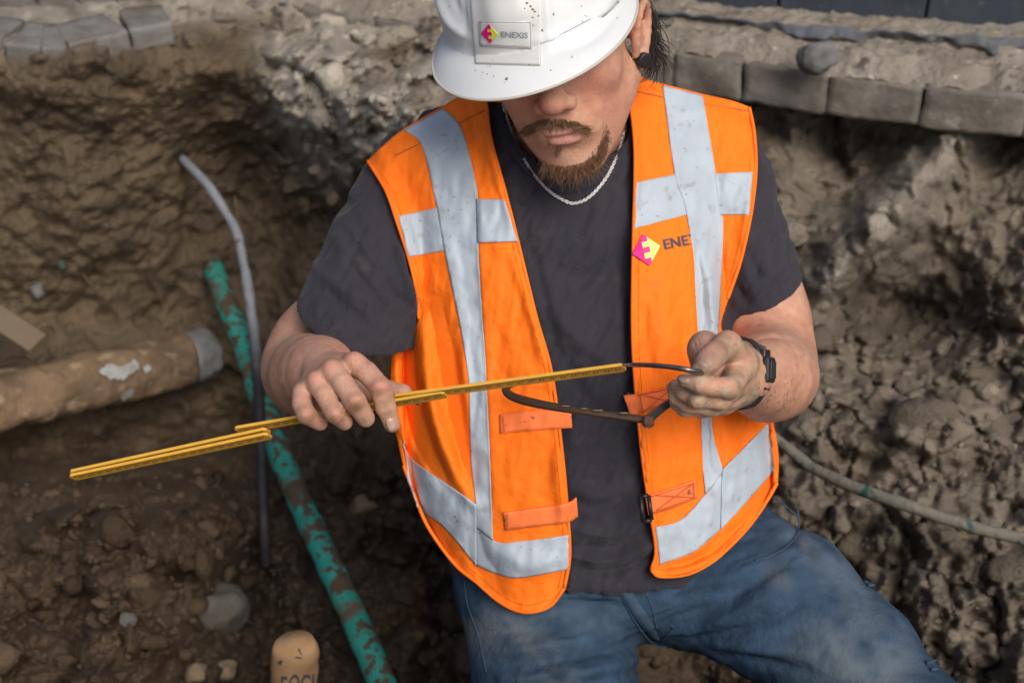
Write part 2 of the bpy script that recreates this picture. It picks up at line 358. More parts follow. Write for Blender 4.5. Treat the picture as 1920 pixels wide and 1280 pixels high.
def textmesh(s, bold=0.02):
    c = bpy.data.curves.new('lettering', 'FONT'); c.body = s; c.offset = bold; c.resolution_u = 3; o = bpy.data.objects.new('lettering', c); COL.objects.link(o)
    dg = bpy.context.evaluated_depsgraph_get(); me = bpy.data.meshes.new_from_object(o.evaluated_get(dg)); V = np.array([v.co[:] for v in me.vertices]); F = [tuple(p.vertices) for p in me.polygons]
    bpy.data.objects.remove(o); bpy.data.curves.remove(c); bpy.data.meshes.remove(me); V = V[:, :2]; lo = V.min(0); hi = V.max(0); return (V-lo)/(hi-lo), F

# ================================================================== THE SETTING: trench, sand, kerb, wall
M['soil'] = mat('trench_soil', (0.14, 0.10, 0.065), 0.92, 0.2, attr='Col', bump=0.9, bscale=55, bdist=0.016)
M['clod'] = mat('soil_clods', (0.12, 0.088, 0.058), 0.95, 0.15, var=0.8, var2=(0.06, 0.042, 0.028), vscale=9, bump=0.8, bscale=70, bdist=0.012)
M['sand'] = mat('dry_sand', (0.34, 0.30, 0.25), 0.97, 0.1, var=0.75, var2=(0.20, 0.165, 0.125), vscale=11, bump=1.0, bscale=70, bdist=0.016, spots=[((0.50, 0.46, 0.40), 55, 0.64, 0.06), ((0.13, 0.115, 0.10), 40, 0.62, 0.08)])
M['concrete'] = mat('weathered_concrete', (0.20, 0.18, 0.157), 0.93, 0.2, var=0.8, var2=(0.065, 0.052, 0.042), vscale=13, bump=0.6, bscale=80, bdist=0.006, spots=[((0.24, 0.22, 0.19), 30, 0.60, 0.15)])
M['brick'] = mat('grey_brick', (0.185, 0.178, 0.17), 0.93, 0.2, var=0.9, var2=(0.11, 0.09, 0.07), vscale=22, bump=0.5, bscale=110, bdist=0.005)
M['slate'] = mat('dark_blue_panel', (0.028, 0.036, 0.052), 0.6, 0.4, var=0.6, var2=(0.05, 0.058, 0.072), vscale=14, bump=0.3, bscale=70, bdist=0.004, spots=[((0.13, 0.15, 0.17), 38, 0.67, 0.08)])
M['membrane'] = mat('slate_membrane', (0.070, 0.082, 0.10), 0.65, 0.35, var=0.7, var2=(0.13, 0.125, 0.115), vscale=22, bump=0.4, bscale=90, bdist=0.006)
M['stone'] = mat('grey_stone', (0.17, 0.168, 0.168), 0.9, 0.25, var=0.8, var2=(0.085, 0.08, 0.072), vscale=18, bump=0.5, bscale=120, bdist=0.004)
M['lump'] = mat('grey_earth_lump', (0.165, 0.138, 0.105), 0.95, 0.15, var=0.8, var2=(0.10, 0.082, 0.06), vscale=14, bump=1.0, bscale=60, bdist=0.016)
M['stone_tan'] = mat('tan_stone', (0.22, 0.165, 0.105), 0.92, 0.2, var=0.7, var2=(0.10, 0.075, 0.05), vscale=24, bump=0.6, bscale=90, bdist=0.006)
M['clay'] = mat('stoneware_pipe', (0.23, 0.15, 0.088), 0.85, 0.25, var=0.95, var2=(0.105, 0.072, 0.045), vscale=13, bump=0.9, bscale=40, bdist=0.012, spots=[((0.30, 0.22, 0.14), 30, 0.58, 0.12)])
M['clay_rim'] = mat('grey_pipe_collar', (0.21, 0.21, 0.215), 0.7, 0.3, var=0.8, var2=(0.085, 0.078, 0.072), vscale=20, bump=0.4, bscale=60, bdist=0.005)
M['lime_patch'] = mat('white_lime_patch', (0.36, 0.375, 0.38), 0.9, 0.2, var=0.8, var2=(0.20, 0.16, 0.11), vscale=34)
M['green'] = mat('green_pipe', (0.016, 0.24, 0.195), 0.5, 0.4, var=0.6, var2=(0.05, 0.27, 0.22), vscale=30, bump=0.5, bscale=60, bdist=0.004, spots=[((0.085, 0.060, 0.036), 24, 0.50, 0.07), ((0.075, 0.052, 0.033), 70, 0.54, 0.06), ((0.10, 0.075, 0.048), 11, 0.58, 0.10)])
M['cable'] = mat('grey_cable', (0.20, 0.215, 0.24), 0.6, 0.35, var=0.9, var2=(0.085, 0.075, 0.062), vscale=24, bump=0.4, bscale=80, bdist=0.004, spots=[((0.025, 0.028, 0.036), 11, 0.56, 0.08)])
M['cable_green'] = mat('muddy_green_cable', (0.155, 0.15, 0.125), 0.75, 0.3, var=0.95, var2=(0.19, 0.165, 0.13), vscale=26, bump=0.7, bscale=70, bdist=0.006, spots=[((0.025, 0.075, 0.06), 17, 0.60, 0.05)])
M['stub'] = mat('dark_green_pipe', (0.035, 0.055, 0.045), 0.7, 0.3, var=0.7, var2=(0.08, 0.06, 0.04), vscale=30)
M['stone_wet'] = mat('muddy_stone', (0.115, 0.108, 0.098), 0.85, 0.3, var=0.9, var2=(0.06, 0.048, 0.036), vscale=16, bump=0.5, bscale=110, bdist=0.006)
M['wood'] = mat('grey_plank', (0.16, 0.122, 0.082), 0.9, 0.2, var=0.6, var2=(0.14, 0.10, 0.065), vscale=18, bump=0.4, bscale=60, bdist=0.004)
M['stake'] = mat('stake_wood', (0.36, 0.225, 0.12), 0.85, 0.2, var=0.7, var2=(0.24, 0.13, 0.065), vscale=24, bump=0.4, bscale=80, bdist=0.003)
M['root'] = mat('dark_root', (0.07, 0.045, 0.028), 0.9, 0.2, var=0.7, var2=(0.15, 0.10, 0.06), vscale=30, bump=0.6, bscale=80, bdist=0.006)

# ---- trench relief: a smooth surface through surveyed points, then lumps and clods
gd = ground_d
ctrl = [(-700, -150, gd(0, -150)), (-300, -150, gd(0, -150)), (200, -150, gd(0, -150)), (560, -150, gd(0, -150)), (-700, 60, gd(0, 60)), (0, 20, gd(0, 20)), (200, 10, gd(0, 10)), (420, 0, gd(0, 0)), (0, 110, gd(0, 110)-.01), (160, 100, gd(0, 100)), (330, 75, gd(0, 75)),
  (-700, 300, 2.5), (-700, 640, 2.7), (-700, 900, 2.4), (-700, 1300, 2.0), (-700, 1700, 1.7),
  (0, 180, 2.475), (200, 170, 2.475), (0, 260, 2.53), (200, 260, 2.535), (380, 190, 2.56), (0, 450, 2.66), (200, 450, 2.68), (350, 400, 2.78), (0, 600, 2.74), (200, 590, 2.80), (330, 560, 2.84), (430, 480, 2.88), (480, 300, 2.80), (520, 420, 2.86),
  (470, 100, 2.55), (540, 100, 2.52), (620, 130, 2.44), (720, 130, 2.40), (820, 160, 2.30), (640, 240, 2.44), (560, 240, 2.58), (740, 260, 2.34), (620, 360, 2.62), (560, 560, 2.80), (660, 640, 2.72), (560, 40, 2.62), (650, 50, 2.60), (760, 62, 2.54), (700, -60, gd(0, -60, -.1)), (900, 60, 2.42), (900, 300, 2.36), (900, 640, 2.60), (900, 900, 2.50),
  (60, 720, 2.62), (250, 730, 2.72), (420, 720, 2.80), (60, 850, 2.62), (220, 860, 2.68), (380, 840, 2.70), (500, 850, 2.68), (600, 850, 2.62), (700, 850, 2.55),
  (60, 960, 2.36), (220, 930, 2.36), (330, 940, 2.40), (420, 1000, 2.40), (470, 1060, 2.52), (100, 1150, 2.18), (300, 1150, 2.22), (480, 1200, 2.40), (540, 1080, 2.46), (640, 1000, 2.52), (640, 1200, 2.33), (780, 1000, 2.45), (800, 1200, 2.32), (200, 1350, 2.02), (600, 1450, 2.12), (200, 1700, 1.75), (900, 1700, 1.95),
  (1060, 300, 2.45), (1060, 900, 2.5), (1250, 1250, 2.35), (1330, 1230, 2.32), (1100, 1500, 2.10),
  (1250, -60, gd(0, -60, -.1)), (1250, 60, gd(0, 60, -.1)), (1600, -60, gd(0, -60, -.1)), (1600, 90, gd(0, 90, -.1)), (1920, 120, gd(0, 120, -.1)), (2500, -100, gd(0, -100, -.1)), (2500, 150, gd(0, 150, -.1)), (1250, 230, 2.58), (1420, 230, 2.56), (1600, 280, 2.60), (1560, 340, 2.56), (1700, 300, 2.50), (1760, 260, 2.46), (1860, 300, 2.56), (1920, 290, 2.50), (2500, 350, 2.42),
  (1460, 400, 2.44), (1560, 430, 2.40), (1640, 380, 2.38), (1700, 420, 2.40), (1560, 500, 2.36), (1820, 450, 2.44), (1920, 450, 2.40), (1500, 560, 2.44), (1620, 580, 2.52), (1720, 620, 2.52), (1850, 620, 2.42), (1540, 680, 2.40), (1920, 750, 2.28), (1740, 790, 2.26), (1560, 800, 2.28), (1480, 900, 2.28), (1600, 960, 2.22), (1800, 950, 2.16), (1920, 1000, 2.10), (1700, 1100, 2.16), (1850, 1200, 2.02), (1560, 1250, 2.22), (1450, 1290, 2.26), (1750, 1350, 2.0), (1500, 1700, 1.9), (2500, 700, 2.25), (2500, 1100, 1.95), (2500, 1700, 1.6), (1900, 1700, 1.75)]
ctrl = np.array(ctrl, float)
def tps(c, x, y):
    q = c[:, :2]/500.0; n = len(q); r2 = ((q[:, None]-q[None])**2).sum(-1); Kk = 0.5*r2*np.log(r2+1e-12); Pm = np.column_stack([np.ones(n), q]); A = np.zeros((n+3, n+3)); A[:n, :n] = Kk+np.eye(n)*0.002; A[:n, n:] = Pm; A[n:, :n] = Pm.T
    w = np.linalg.solve(A, np.concatenate([c[:, 2], [0, 0, 0]])); X = np.column_stack([x, y])/500.0; out = w[n]+X@w[n+1:]
    for i in range(n):
        r = ((X-q[i])**2).sum(1); out += w[i]*0.5*r*np.log(r+1e-12)
    return out
NX, NY = 660, 430
gx, gy = np.meshgrid(np.linspace(-650, 2450, NX), np.linspace(-130, 1650, NY)); gx = gx.ravel(); gy = gy.ravel()
td = tps(ctrl, gx, gy)
base3 = to_world(c3a(np.column_stack([gx, gy, td])))
lump = np.clip(0.25+0.75*sstep(820, 960, gy+30*np.sin(gx/90))*(gx < 1000)+0.42*sstep(1380, 1480, gx)*sstep(430, 620, gy)+0.55*sstep(440, 540, gx)*sstep(420, 300, gy)*(gx < 1000), 0.12, 1)
wx_ = fbm(np.column_stack([gx/60, gy/60, gx*0]), 3); wy_ = fbm(np.column_stack([gx/60, gy/60, gx*0+9]), 3); sx = gx+26*wx_; sy = gy+26*wy_
b1, e1 = bumps2(sx, sy, 118, 1); b2, e2 = bumps2(sx+31, sy*1.1, 58, 2); b3, e3 = bumps2(gx+9*wx_, gy+9*wy_, 25, 5); b1 = 0.5*b1+0.5*b1**2.2; b2 = 0.4*b2+0.6*b2**2.4; b3 = b3**1.6
wob = fbm(base3*3.0, 3)
rid = 1-np.abs(fbm(base3*6+12, 4))*2.2; crk = np.clip(0.10-e1, 0, .1)*lump
disp = 0.055*wob+0.055*lump*b1+0.034*lump*b2+0.016*(0.35+0.65*lump)*b3+0.026*fbm(base3*9+4, 5)+0.012*fbm(base3*38, 4)+0.036*np.clip(rid, -1, 1)*sstep(1380, 1480, gx)-0.30*crk
streak = fbm(np.column_stack([gx/52+gy/110+0.8*wob, gy/170, np.zeros_like(gx)]), 3)              # spade marks running down the left bank
disp += 0.009*streak*sstep(640, 480, gy)*sstep(560, 440, gx)
streak2 = fbm(np.column_stack([(gx+gy*0.9)/55+1.2*wob, (gy-gx*0.5)/140, np.ones_like(gx)]), 3)
disp += 0.050*streak2*sstep(440, 540, gx)*(gx < 1000)*sstep(520, 330, gy)
# hanging bay under the kerb and the sand ridge beside it
d_, t_, s_ = polydist(np.column_stack([gx, gy]), [(1790, 262), (1730, 330), (1670, 400), (1590, 480), (1550, 520)]); disp += 0.085*np.exp(-(d_/44)**2)
d_, t_, s_ = polydist(np.column_stack([gx, gy]), [(1560, 210), (1555, 270), (1590, 330)]); disp -= 0.06*np.exp(-(d_/16)**2)
d_ = np.hypot((gx-1640)/95, (gy-275)/62); disp -= 0.045*np.clip(1.25-d_, 0, 1)
d_ = np.hypot((gx-1690)/150, (gy-575)/55); disp -= 0.07*np.clip(1.2-d_, 0, 1)
d_ = np.hypot((gx-1740)/78, (gy-790)/66); disp += 0.07*np.sqrt(np.clip(1-d_**2, 0, 1))
d_ = np.hypot((gx-400)/140, (gy-1010)/75); disp += 0.06*np.sqrt(np.clip(1-d_**2, 0, 1))
d_ = np.hypot((gx-480)/60, (gy-1130)/120); disp -= 0.07*np.clip(1.2-d_, 0, 1)
d_, t_, s_ = polydist(np.column_stack([gx, gy]), [(0, 860), (200, 850), (420, 800)]); disp -= 0.10*np.exp(-(d_/44)**2)
td2 = td-disp
V = c3a(np.column_stack([gx, gy, td2])); W3 = to_world(V)
above = W3[:, 2] > 0.03; W3[above, 2] = 0.03+0.25*(W3[above, 2]-0.03)
brown = np.array([0.135, 0.098, 0.060]); dark = np.array([0.058, 0.043, 0.031]); pale = np.array([0.36, 0.32, 0.265]); greyb = np.array([0.205, 0.174, 0.136]); redb = np.array([0.16, 0.092, 0.045])
n1 = fbm(base3*4.5+9, 4)[:, None]; n2 = fbm(base3*14+2, 4)[:, None]; n3 = fbm(base3*2.2+30, 2)[:, None]
colr = brown*(1+0.38*n2)+0.0*n1
w = (np.clip(0.5+0.9*n1, 0, 1)*0.55); colr = colr*(1-w)+dark*1.35*w
g = (sstep(1380, 1500, gx)*0.8)[:, None]; colr = colr*(1-g)+greyb*(1+0.4*n2)*g
lowd = (sstep(740, 900, gy)*sstep(1000, 800, gx)*0.75)[:, None]; colr = colr*(1-lowd)+(dark*np.array([1.35, 1.15, 1.0])*(1+0.45*n2))*lowd  # dark wet soil at lower left, with the deeper shade there also in its colour
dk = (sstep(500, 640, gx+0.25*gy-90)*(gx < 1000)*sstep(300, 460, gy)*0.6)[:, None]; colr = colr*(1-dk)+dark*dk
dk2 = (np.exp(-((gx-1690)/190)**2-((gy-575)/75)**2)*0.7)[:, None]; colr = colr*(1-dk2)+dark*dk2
rd = (sstep(0.25, 0.7, n3[:, 0])*sstep(700, 900, gy)*(gx < 800)*0.7)[:, None]; colr = colr*(1-rd)+redb*rd
ps = (sstep(455, 545, gx-0.2*(gy-150))*(gx < 1050)*sstep(400, 250, gy+60*n1[:, 0])*np.clip(0.72+1.1*n1[:, 0]+0.6*n2[:, 0], 0.06, 1))[:, None]; colr = colr*(1-ps)+pale*(1+0.25*n2)*ps
tp = (sstep(130, 60, gy+gx*0.12)*(gx < 1000)*np.clip(0.8+0.6*n2[:, 0], 0, 1))[:, None]; colr = colr*(1-tp)+pale*0.95*tp
d_, t_, s_ = polydist(np.column_stack([gx, gy]), [(1790, 262), (1730, 330), (1670, 400), (1590, 480), (1550, 530)]); rg = (np.exp(-(d_/40)**2)*np.clip(0.75+0.8*n2[:, 0], 0, 1))[:, None]; colr = colr*(1-rg)+pale*0.9*rg
colr = np.clip(colr, 0.02, 0.6)
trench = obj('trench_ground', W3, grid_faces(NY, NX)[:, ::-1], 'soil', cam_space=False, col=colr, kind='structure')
soil_tree = bvh(to_cam(W3), grid_faces(NY, NX))
def soil_d(px, py):
    r = hits(soil_tree, [(px, py)])[0]; return 2.4 if np.isnan(r) else r

# ---- level ground all round the dig
def ring(x0, x1, y0, y1, R=70.0, z=-0.03):
    V = [(-R, -R, z), (R, -R, z), (R, R, z), (-R, R, z), (x0, y0, z), (x1, y0, z), (x1, y1, z), (x0, y1, z)]
    return V, [(0, 1, 5, 4), (1, 2, 6, 5), (2, 3, 7, 6), (3, 0, 4, 7)]
V, F = ring(-1.75, 1.75, 0.75, 2.62); obj('ground', V, F, 'sand', cam_space=False, smooth=False, kind='structure')

# ---- kerb of concrete blocks
kx = [430, 560, 700, 840, 985, 1130, 1265, 1395, 1555, 1735, 1935, 2140, 2360]
def kerb_y(x): return np.interp(x, [430, 700, 1230, 1400, 1560, 1750, 1920, 2360], [2, 33, 97, 117, 141, 165, 183, 235])
kerb = empty('kerb', 'row of weathered concrete kerb blocks undermined along the right of the trench', 'kerb')
def rough_box(A, B, back, h, seed, nx=8, amp=0.004):      # a worn block under its top front edge A-B
    A = np.asarray(A, float); B = np.asarray(B, float); ex = B-A; L = np.linalg.norm(ex); ex /= L; bk = np.array([-ex[1], ex[0], 0]); up = np.array([0, 0, 1.0])
    bm = bmesh.new(); bmesh.ops.create_cube(bm, size=1.0); bmesh.ops.subdivide_edges(bm, edges=bm.edges[:], cuts=9, use_grid_fill=True)
    P = np.array([v.co[:] for v in bm.verts]); F = [tuple(v.index for v in f.verts) for f in bm.faces]; bm.free()
    Q = P.copy()
    cr = (np.abs(P) > 0.42).sum(1); Q = Q*(1-0.012*(cr >= 2)[:, None]-0.02*(cr >= 3)[:, None])
    w = A+(Q[:, :1]+0.5)*L*ex+(Q[:, 1:2]+0.5)*back*bk+(Q[:, 2:3]-0.5)*h*up
    n = np.stack([fbm(w*22+seed*3.1+k*7, 3) for k in range(3)], 1); return w+amp*n, F
for i in range(len(kx)-1):
    A = gpt(kx[i]+.3, kerb_y(kx[i]+.3)+random.uniform(-1, 1.5), 0.0); B = gpt(kx[i+1]-.3, kerb_y(kx[i+1]-.3)+random.uniform(-1, 1.5), 0.0); A[2] += random.uniform(-.002, .002); B[2] = A[2]
    V, F = rough_box(A, B, 0.11, 0.074, i, amp=0.0035); obj('kerb_block', V, F, 'concrete', kerb, cam_space=False)
# ---- sand on the kerb, up to the wall
def wall_y(x): return np.interp(x, [400, 850, 1220, 1500, 1730, 1920, 2400], [-60, -24, 18, 42, 60, 66, 84])
NXs, NYs = 260, 34; xs = np.linspace(430, 2380, NXs); V = []
for j in range(NYs):
    t = j/(NYs-1); fy = kerb_y(xs)-1.0+(wall_y(xs)-14-kerb_y(xs)+1)*t
    V.append(np.array([gpt(x, y) for x, y in zip(xs, fy)]))
V = np.vstack(V); tt = np.repeat(np.linspace(0, 1, NYs), NXs)
edge = np.clip(tt*6-0.25-0.9*np.clip(fbm(np.column_stack([np.tile(xs, NYs)/70, tt*0, tt*0+5]), 3), -.6, 1), -0.4, 1)
V[:, 2] = 0.001+np.minimum(edge, 1)*(0.012+0.018*np.clip(fbm(V*11, 4)+0.4, -0.2, 2)*(1-.55*tt)+0.007*fbm(V*45, 4))+0.004*tt
V[:, 1] += 0.004*fbm(V*40+3, 2)
obj('sand_bed', V, grid_faces(NYs, NXs), 'sand', cam_space=False, kind='structure')
# ---- dark wall with panels, and the torn membrane at its foot
wall = empty('plinth_wall', 'dark blue panelled wall base behind the sandy kerb', 'wall')
wx = [150, 560, 900, 1180, 1455, 1731, 2040, 2420]
for i in range(len(wx)-1):
    A = gpt(wx[i]+2.5, wall_y(wx[i]+2.5), 0.0); B = gpt(wx[i+1]-2.5, wall_y(wx[i+1]-2.5), 0.0); ex = (B-A)/np.linalg.norm(B-A); bk = np.array([-ex[1], ex[0], 0])
    for (z0, z1) in ((0.008, 0.62), (0.625, 1.25)):
        V, F = box((A+B)/2+bk*0.03+np.array([0, 0, (z0+z1)/2+random.uniform(0, .003)]), (B-A)/2, bk*0.025, np.array([0, 0, (z1-z0)/2])); o = obj('wall_panel', V, F, 'slate', wall, cam_space=False, smooth=False); bevel(o, 0.004)
A = gpt(150, wall_y(150)); B = gpt(2420, wall_y(2420)); ex = (B-A)/np.linalg.norm(B-A); bk = np.array([-ex[1], ex[0], 0])
V, F = box((A+B)/2+bk*0.14+np.array([0, 0, 0.62]), (B-A)/2, bk*0.08, np.array([0, 0, .66])); obj('wall_core', V, F, 'concrete', wall, cam_space=False, smooth=False)
NM = 150; xs = np.linspace(1215, 2000, NM); rows = []
for j, t in enumerate(np.linspace(0, 1, 7)):
    wd = 15+5*np.sin(xs/57)+9*fbm(np.column_stack([xs/45, xs*0, xs*0]), 3); y = wall_y(xs)+4+wd*t*np.clip(0.5+(xs-1215)/500, 0.5, 1.15)
    P = np.array([gpt(x, yy, 0.016*(1-t)+0.022) for x, yy in zip(xs, y)]); P[:, 2] += 0.006*fbm(P*25, 3); rows.append(P)
solidify(obj('membrane_strip', np.vstack(rows), grid_faces(7, NM), 'membrane', cam_space=False, label='torn dark blue membrane strip lying along the foot of the wall', cat='membrane'), 0.003)
# ---- grey bricks, top left
edging = empty('brick_edging', 'row of grey bricks along the sandy edge at the top left', 'edging')
for i, (x0, y0, x1, y1, hh) in enumerate([(-150, 66, -70, 74, .05), (-64, 74, -2, 78, .05), (5, 84, 70, 88, .052), (77, 92, 121, 88, .050), (127, 84, 180, 74, .046), (183, 73, 240, 58, .046), (244, 57, 325, 44, .04)]):
    A = gpt(x0, y0, 0.03); B = gpt(x1, y1, 0.03); V, F = rough_box(A, B, 0.10, hh, i+40, amp=0.003); obj('brick', V, F, 'brick', edging, cam_space=False)
paving = empty('brick_paving', 'grey paving bricks along the very top left edge', 'paving')
for i, (x0, x1) in enumerate([(-90, -18), (-14, 62), (66, 138), (142, 212), (216, 280)]):
    A = gpt(x0, -16+i, 0.03); B = gpt(x1, -17+i, 0.03); V, F = rough_box(A, B, 0.20, .036, i+60, amp=0.002); obj('brick', V, F, 'brick', paving, cam_space=False)

# ---- stones
def rock(name, px, py, d, rx, ry, rz, m, seed, label, cuts=5, group=None, lift=0.35):
    bm = bmesh.new(); bmesh.ops.create_icosphere(bm, subdivisions=4, radius=1.0); P = np.array([v.co[:] for v in bm.verts]); F = [tuple(v.index for v in f.verts) for f in bm.faces]; bm.free()
    r = np.random.default_rng(seed)
    for _ in range(cuts):
        n = r.normal(size=3); n /= np.linalg.norm(n); h = r.uniform(0.62, 0.86); s = P@n; ov = np.clip(s-h, 0, None); P = P-ov[:, None]*n*0.85
    P = P*(1+0.10*fbm(P*1.6+seed, 3)+0.03*fbm(P*6+seed, 3))[:, None]
    P = P*np.array([rx, ry, rz])*K*d
    return obj(name, c3(px, py, d)+P, F, m, label=label, cat='stone', group=group)
rock('stone', 1533, 108, gd(0, 108, 0.045), 40, 34, 36, 'stone', 3, 'pale grey angular stone lying on the sandy kerb top')
rock('stone', 408, 1142, soil_d(408, 1142)-.02, 60, 52, 60, 'stone_wet', 9, 'largest grey stone in the dark soil left of the green pipe')
rock('earth_lump', 1738, 790, soil_d(1738, 790)+.035, 70, 56, 62, 'lump', 14, 'big lump of dry grey earth above the muddy cable', cuts=9)
rock('stone', 70, 545, soil_d(70, 545), 14, 17, 14, 'stone', 21, 'small pale stone stuck in the bank above the plank')
rock('stone', 372, 1262, soil_d(372, 1262), 26, 24, 24, 'stone_tan', 23, 'small tan stone at the bottom edge, left of the stake')
rock('stone', 425, 1256, soil_d(425, 1256), 24, 20, 22, 'stone_tan', 27, 'tan stone beside the wooden stake at the bottom edge')
rock('stone', 240, 1160, soil_d(240, 1160), 18, 15, 16, 'stone_wet', 28, 'grey pebble in the brown soil at the lower left')
rock('stone', 222, 985, soil_d(222, 985), 18, 15, 16, 'stone_wet', 31, 'dark grey pebble below the tip of the yellow ruler')
rock('stone', 680, 950, soil_d(680, 950), 30, 24, 24, 'stone_tan', 33, 'brown stone right of the green pipe near the vest')
rock('stone', 1480, 440, soil_d(1480, 440), 34, 26, 28, 'sand', 37, 'pale lump beside the right shirt sleeve', cuts=2)
rock('stone', 1505, 620, soil_d(1505, 620), 22, 16, 18, 'sand', 39, 'pale lump above the bent right elbow', cuts=3)
rock('stone', 1600, 1020, soil_d(1600, 1020), 36, 30, 30, 'lump', 41, 'grey lump just below the muddy cable beside the jeans', cuts=3)
# ---- loose clods nobody could count
parts = []; ccol = []; rg = np.random.default_rng(5); bm = bmesh.new(); bmesh.ops.create_icosphere(bm, subdivisions=2, radius=1.0); P0 = np.array([v.co[:] for v in bm.verts]); F0 = [tuple(v.index for v in f.verts) for f in bm.faces]; bm.free()
n = 0
while n < 1150:
    z = rg.random()
    if z < 0.52: x, y = rg.uniform(-80, 900), rg.uniform(880, 1330)
    elif z < 0.76: x, y = rg.uniform(1400, 2000), rg.uniform(560, 1330)
    elif z < 0.88: x, y = rg.uniform(480, 880), rg.uniform(40, 420)
    elif z < 0.95: x, y = rg.uniform(520, 760), rg.uniform(620, 900)
    else: x, y = rg.uniform(1200, 1450), rg.uniform(1180, 1300)
    d = soil_d(x, y); r = rg.choice([5, 8, 12, 17, 26], p=[.36, .32, .19, .09, .04])*rg.uniform(.8, 1.25); Q = P0.copy()
    for _ in range(4):
        nn_ = rg.normal(size=3); nn_ /= np.linalg.norm(nn_); ov = np.clip(Q@nn_-rg.uniform(.45, .8), 0, None); Q = Q-ov[:, None]*nn_*.9
    Q = Q*(1+0.30*fbm(P0*1.5+n*.7, 3))[:, None]*rg.uniform(.65, 1.25, 3); ci = colr[int(np.clip((y+130)/1780*(NY-1), 0, NY-1))*NX+int(np.clip((x+650)/3100*(NX-1), 0, NX-1))]*rg.uniform(.75, 1.3); ccol.append(np.tile(ci, (len(Q), 1))); parts.append((c3(x, y, d+0.22*r*K*d)+Q*r*K*d, F0)); n += 1
V, F = join(parts); obj('soil_clods', V, F, 'soil', col=np.vstack(ccol), kind='stuff', label='loose clods of brown earth lying over the trench sides', cat='soil')

# ---- pipes and cables
M['cable_c'] = mat('grey_cable_coloured', (.2, .2, .2), 0.6, 0.35, attr='Col', var=0.35, var2=(0.06, 0.05, 0.042), vscale=24, bump=0.4, bscale=80, bdist=0.004, spots=[((0.11, 0.085, 0.06), 20, 0.60, 0.06), ((0.025, 0.028, 0.036), 11, 0.62, 0.08)])
def pipe_obj(name, pts, r, m, parent=None, n=14, wob=0.0, label=None, cat=None, ns=60, kind=None):
    q = spline(pts, ns); p = c3a(q); V, F = tube(p, r, n)
    if wob:
        w = fbm(V*22, 4); c = np.repeat(p, n, 0); u = V-c; V = c+u*(1+wob*w)[:, None]
    col = None
    if m == 'cable_c':
        t = np.repeat(np.linspace(0, 1, ns), n)[:, None]; w = sstep(.36, .60, t); col = np.array([0.24, 0.255, 0.28])*(1-w)+np.array([0.014, 0.016, 0.022])*w
    return obj(name, V, F, m, parent, label=label, cat=cat, kind=kind, col=col)
sewer = empty('clay_pipe', 'broken brown stoneware pipe caked with earth, grey collar at its end', 'pipe')
pipe_obj('barrel', [(-260, 800, 2.28), (0, 753, 2.44), (200, 708, 2.56), (352, 673, 2.66)], 0.0500, 'clay', sewer, n=48, wob=0.13, ns=90)
V, F = tube(c3a(spline([(340, 675, 2.655), (394, 664, 2.70)], 14)), 0.0465+0.003*np.sin(np.linspace(0, 3.1, 14)), 36); V = V+0.004*np.stack([fbm(V*40+k*9, 3) for k in range(3)], 1); obj('collar', V, F, 'clay_rim', sewer)
for k, poly in enumerate([[(186, 694), (205, 682), (232, 686), (254, 672), (258, 690), (243, 703), (226, 713), (200, 706)], [(268, 689), (278, 684), (284, 692), (274, 699)], [(226, 742), (246, 730), (252, 736), (232, 752)]]):
    tr = bvh(*tube(c3a(spline([(-260, 800, 2.28), (0, 753, 2.44), (200, 708, 2.56), (352, 673, 2.66)], 40)), 0.052, 24)[:1]+(tube(c3a(spline([(-260, 800, 2.28), (0, 753, 2.44), (200, 708, 2.56), (352, 673, 2.66)], 40)), 0.052, 24)[1],))
    q = spline(poly+[poly[0]], 46)[:-1]; poly = q+np.random.default_rng(k).normal(0, 1.6, q.shape)
    polydecal('lime_patch', tr, poly, 'lime_patch', sewer, lift=0.004, guess=2.5)
pipe_obj('root', [(392, 676, 2.72), (430, 672, 2.73), (455, 690, 2.74), (478, 694, 2.76)], np.linspace(.017, .010, 30), 'root', n=12, wob=0.3, ns=30, label='short dark root sticking out behind the clay pipe collar', cat='root')
pipe_obj('green_pipe', [(398, 500, 2.76), (430, 580, 2.68), (460, 655, 2.62), (498, 775, 2.49), (538, 882, 2.37), (590, 1000, 2.26), (648, 1122, 2.16), (708, 1262, 2.05), (770, 1420, 1.95)], 0.0208, 'green', n=24, wob=0.07, ns=120, label='turquoise green plastic pipe smeared with mud, running down the trench', cat='pipe')
pipe_obj('grey_cable', [(340, 296, 2.72), (356, 312, 2.68), (388, 346, 2.64), (420, 392, 2.62), (442, 432, 2.60), (456, 490, 2.58), (468, 560, 2.56), (478, 640, 2.54), (486, 760, 2.46), (491, 880, 2.40), (495, 980, 2.36), (499, 1060, 2.38)], 0.0092, 'cable_c', n=14, wob=0.16, ns=110, label='thin grey cable hanging down the earth bank on the left', cat='cable')
pipe_obj('muddy_cable', [(1430, 805, 2.14), (1475, 838, 2.11), (1530, 880, 2.07), (1610, 916, 2.01), (1700, 947, 1.96), (1800, 980, 1.93), (1920, 1010, 1.90), (2120, 1050, 1.86)], 0.0088, 'cable_green', n=14, wob=0.16, ns=110, label='mud crusted greenish cable crossing the dirt slope on the right', cat='cable')
pipe_obj('pipe_stub', [(100, 448, 2.70), (108, 474, 2.66), (119, 505, 2.66)], 0.0085, 'stub', n=12, wob=0.2, ns=14, label='short stub of dark green pipe poking from the left bank', cat='pipe')
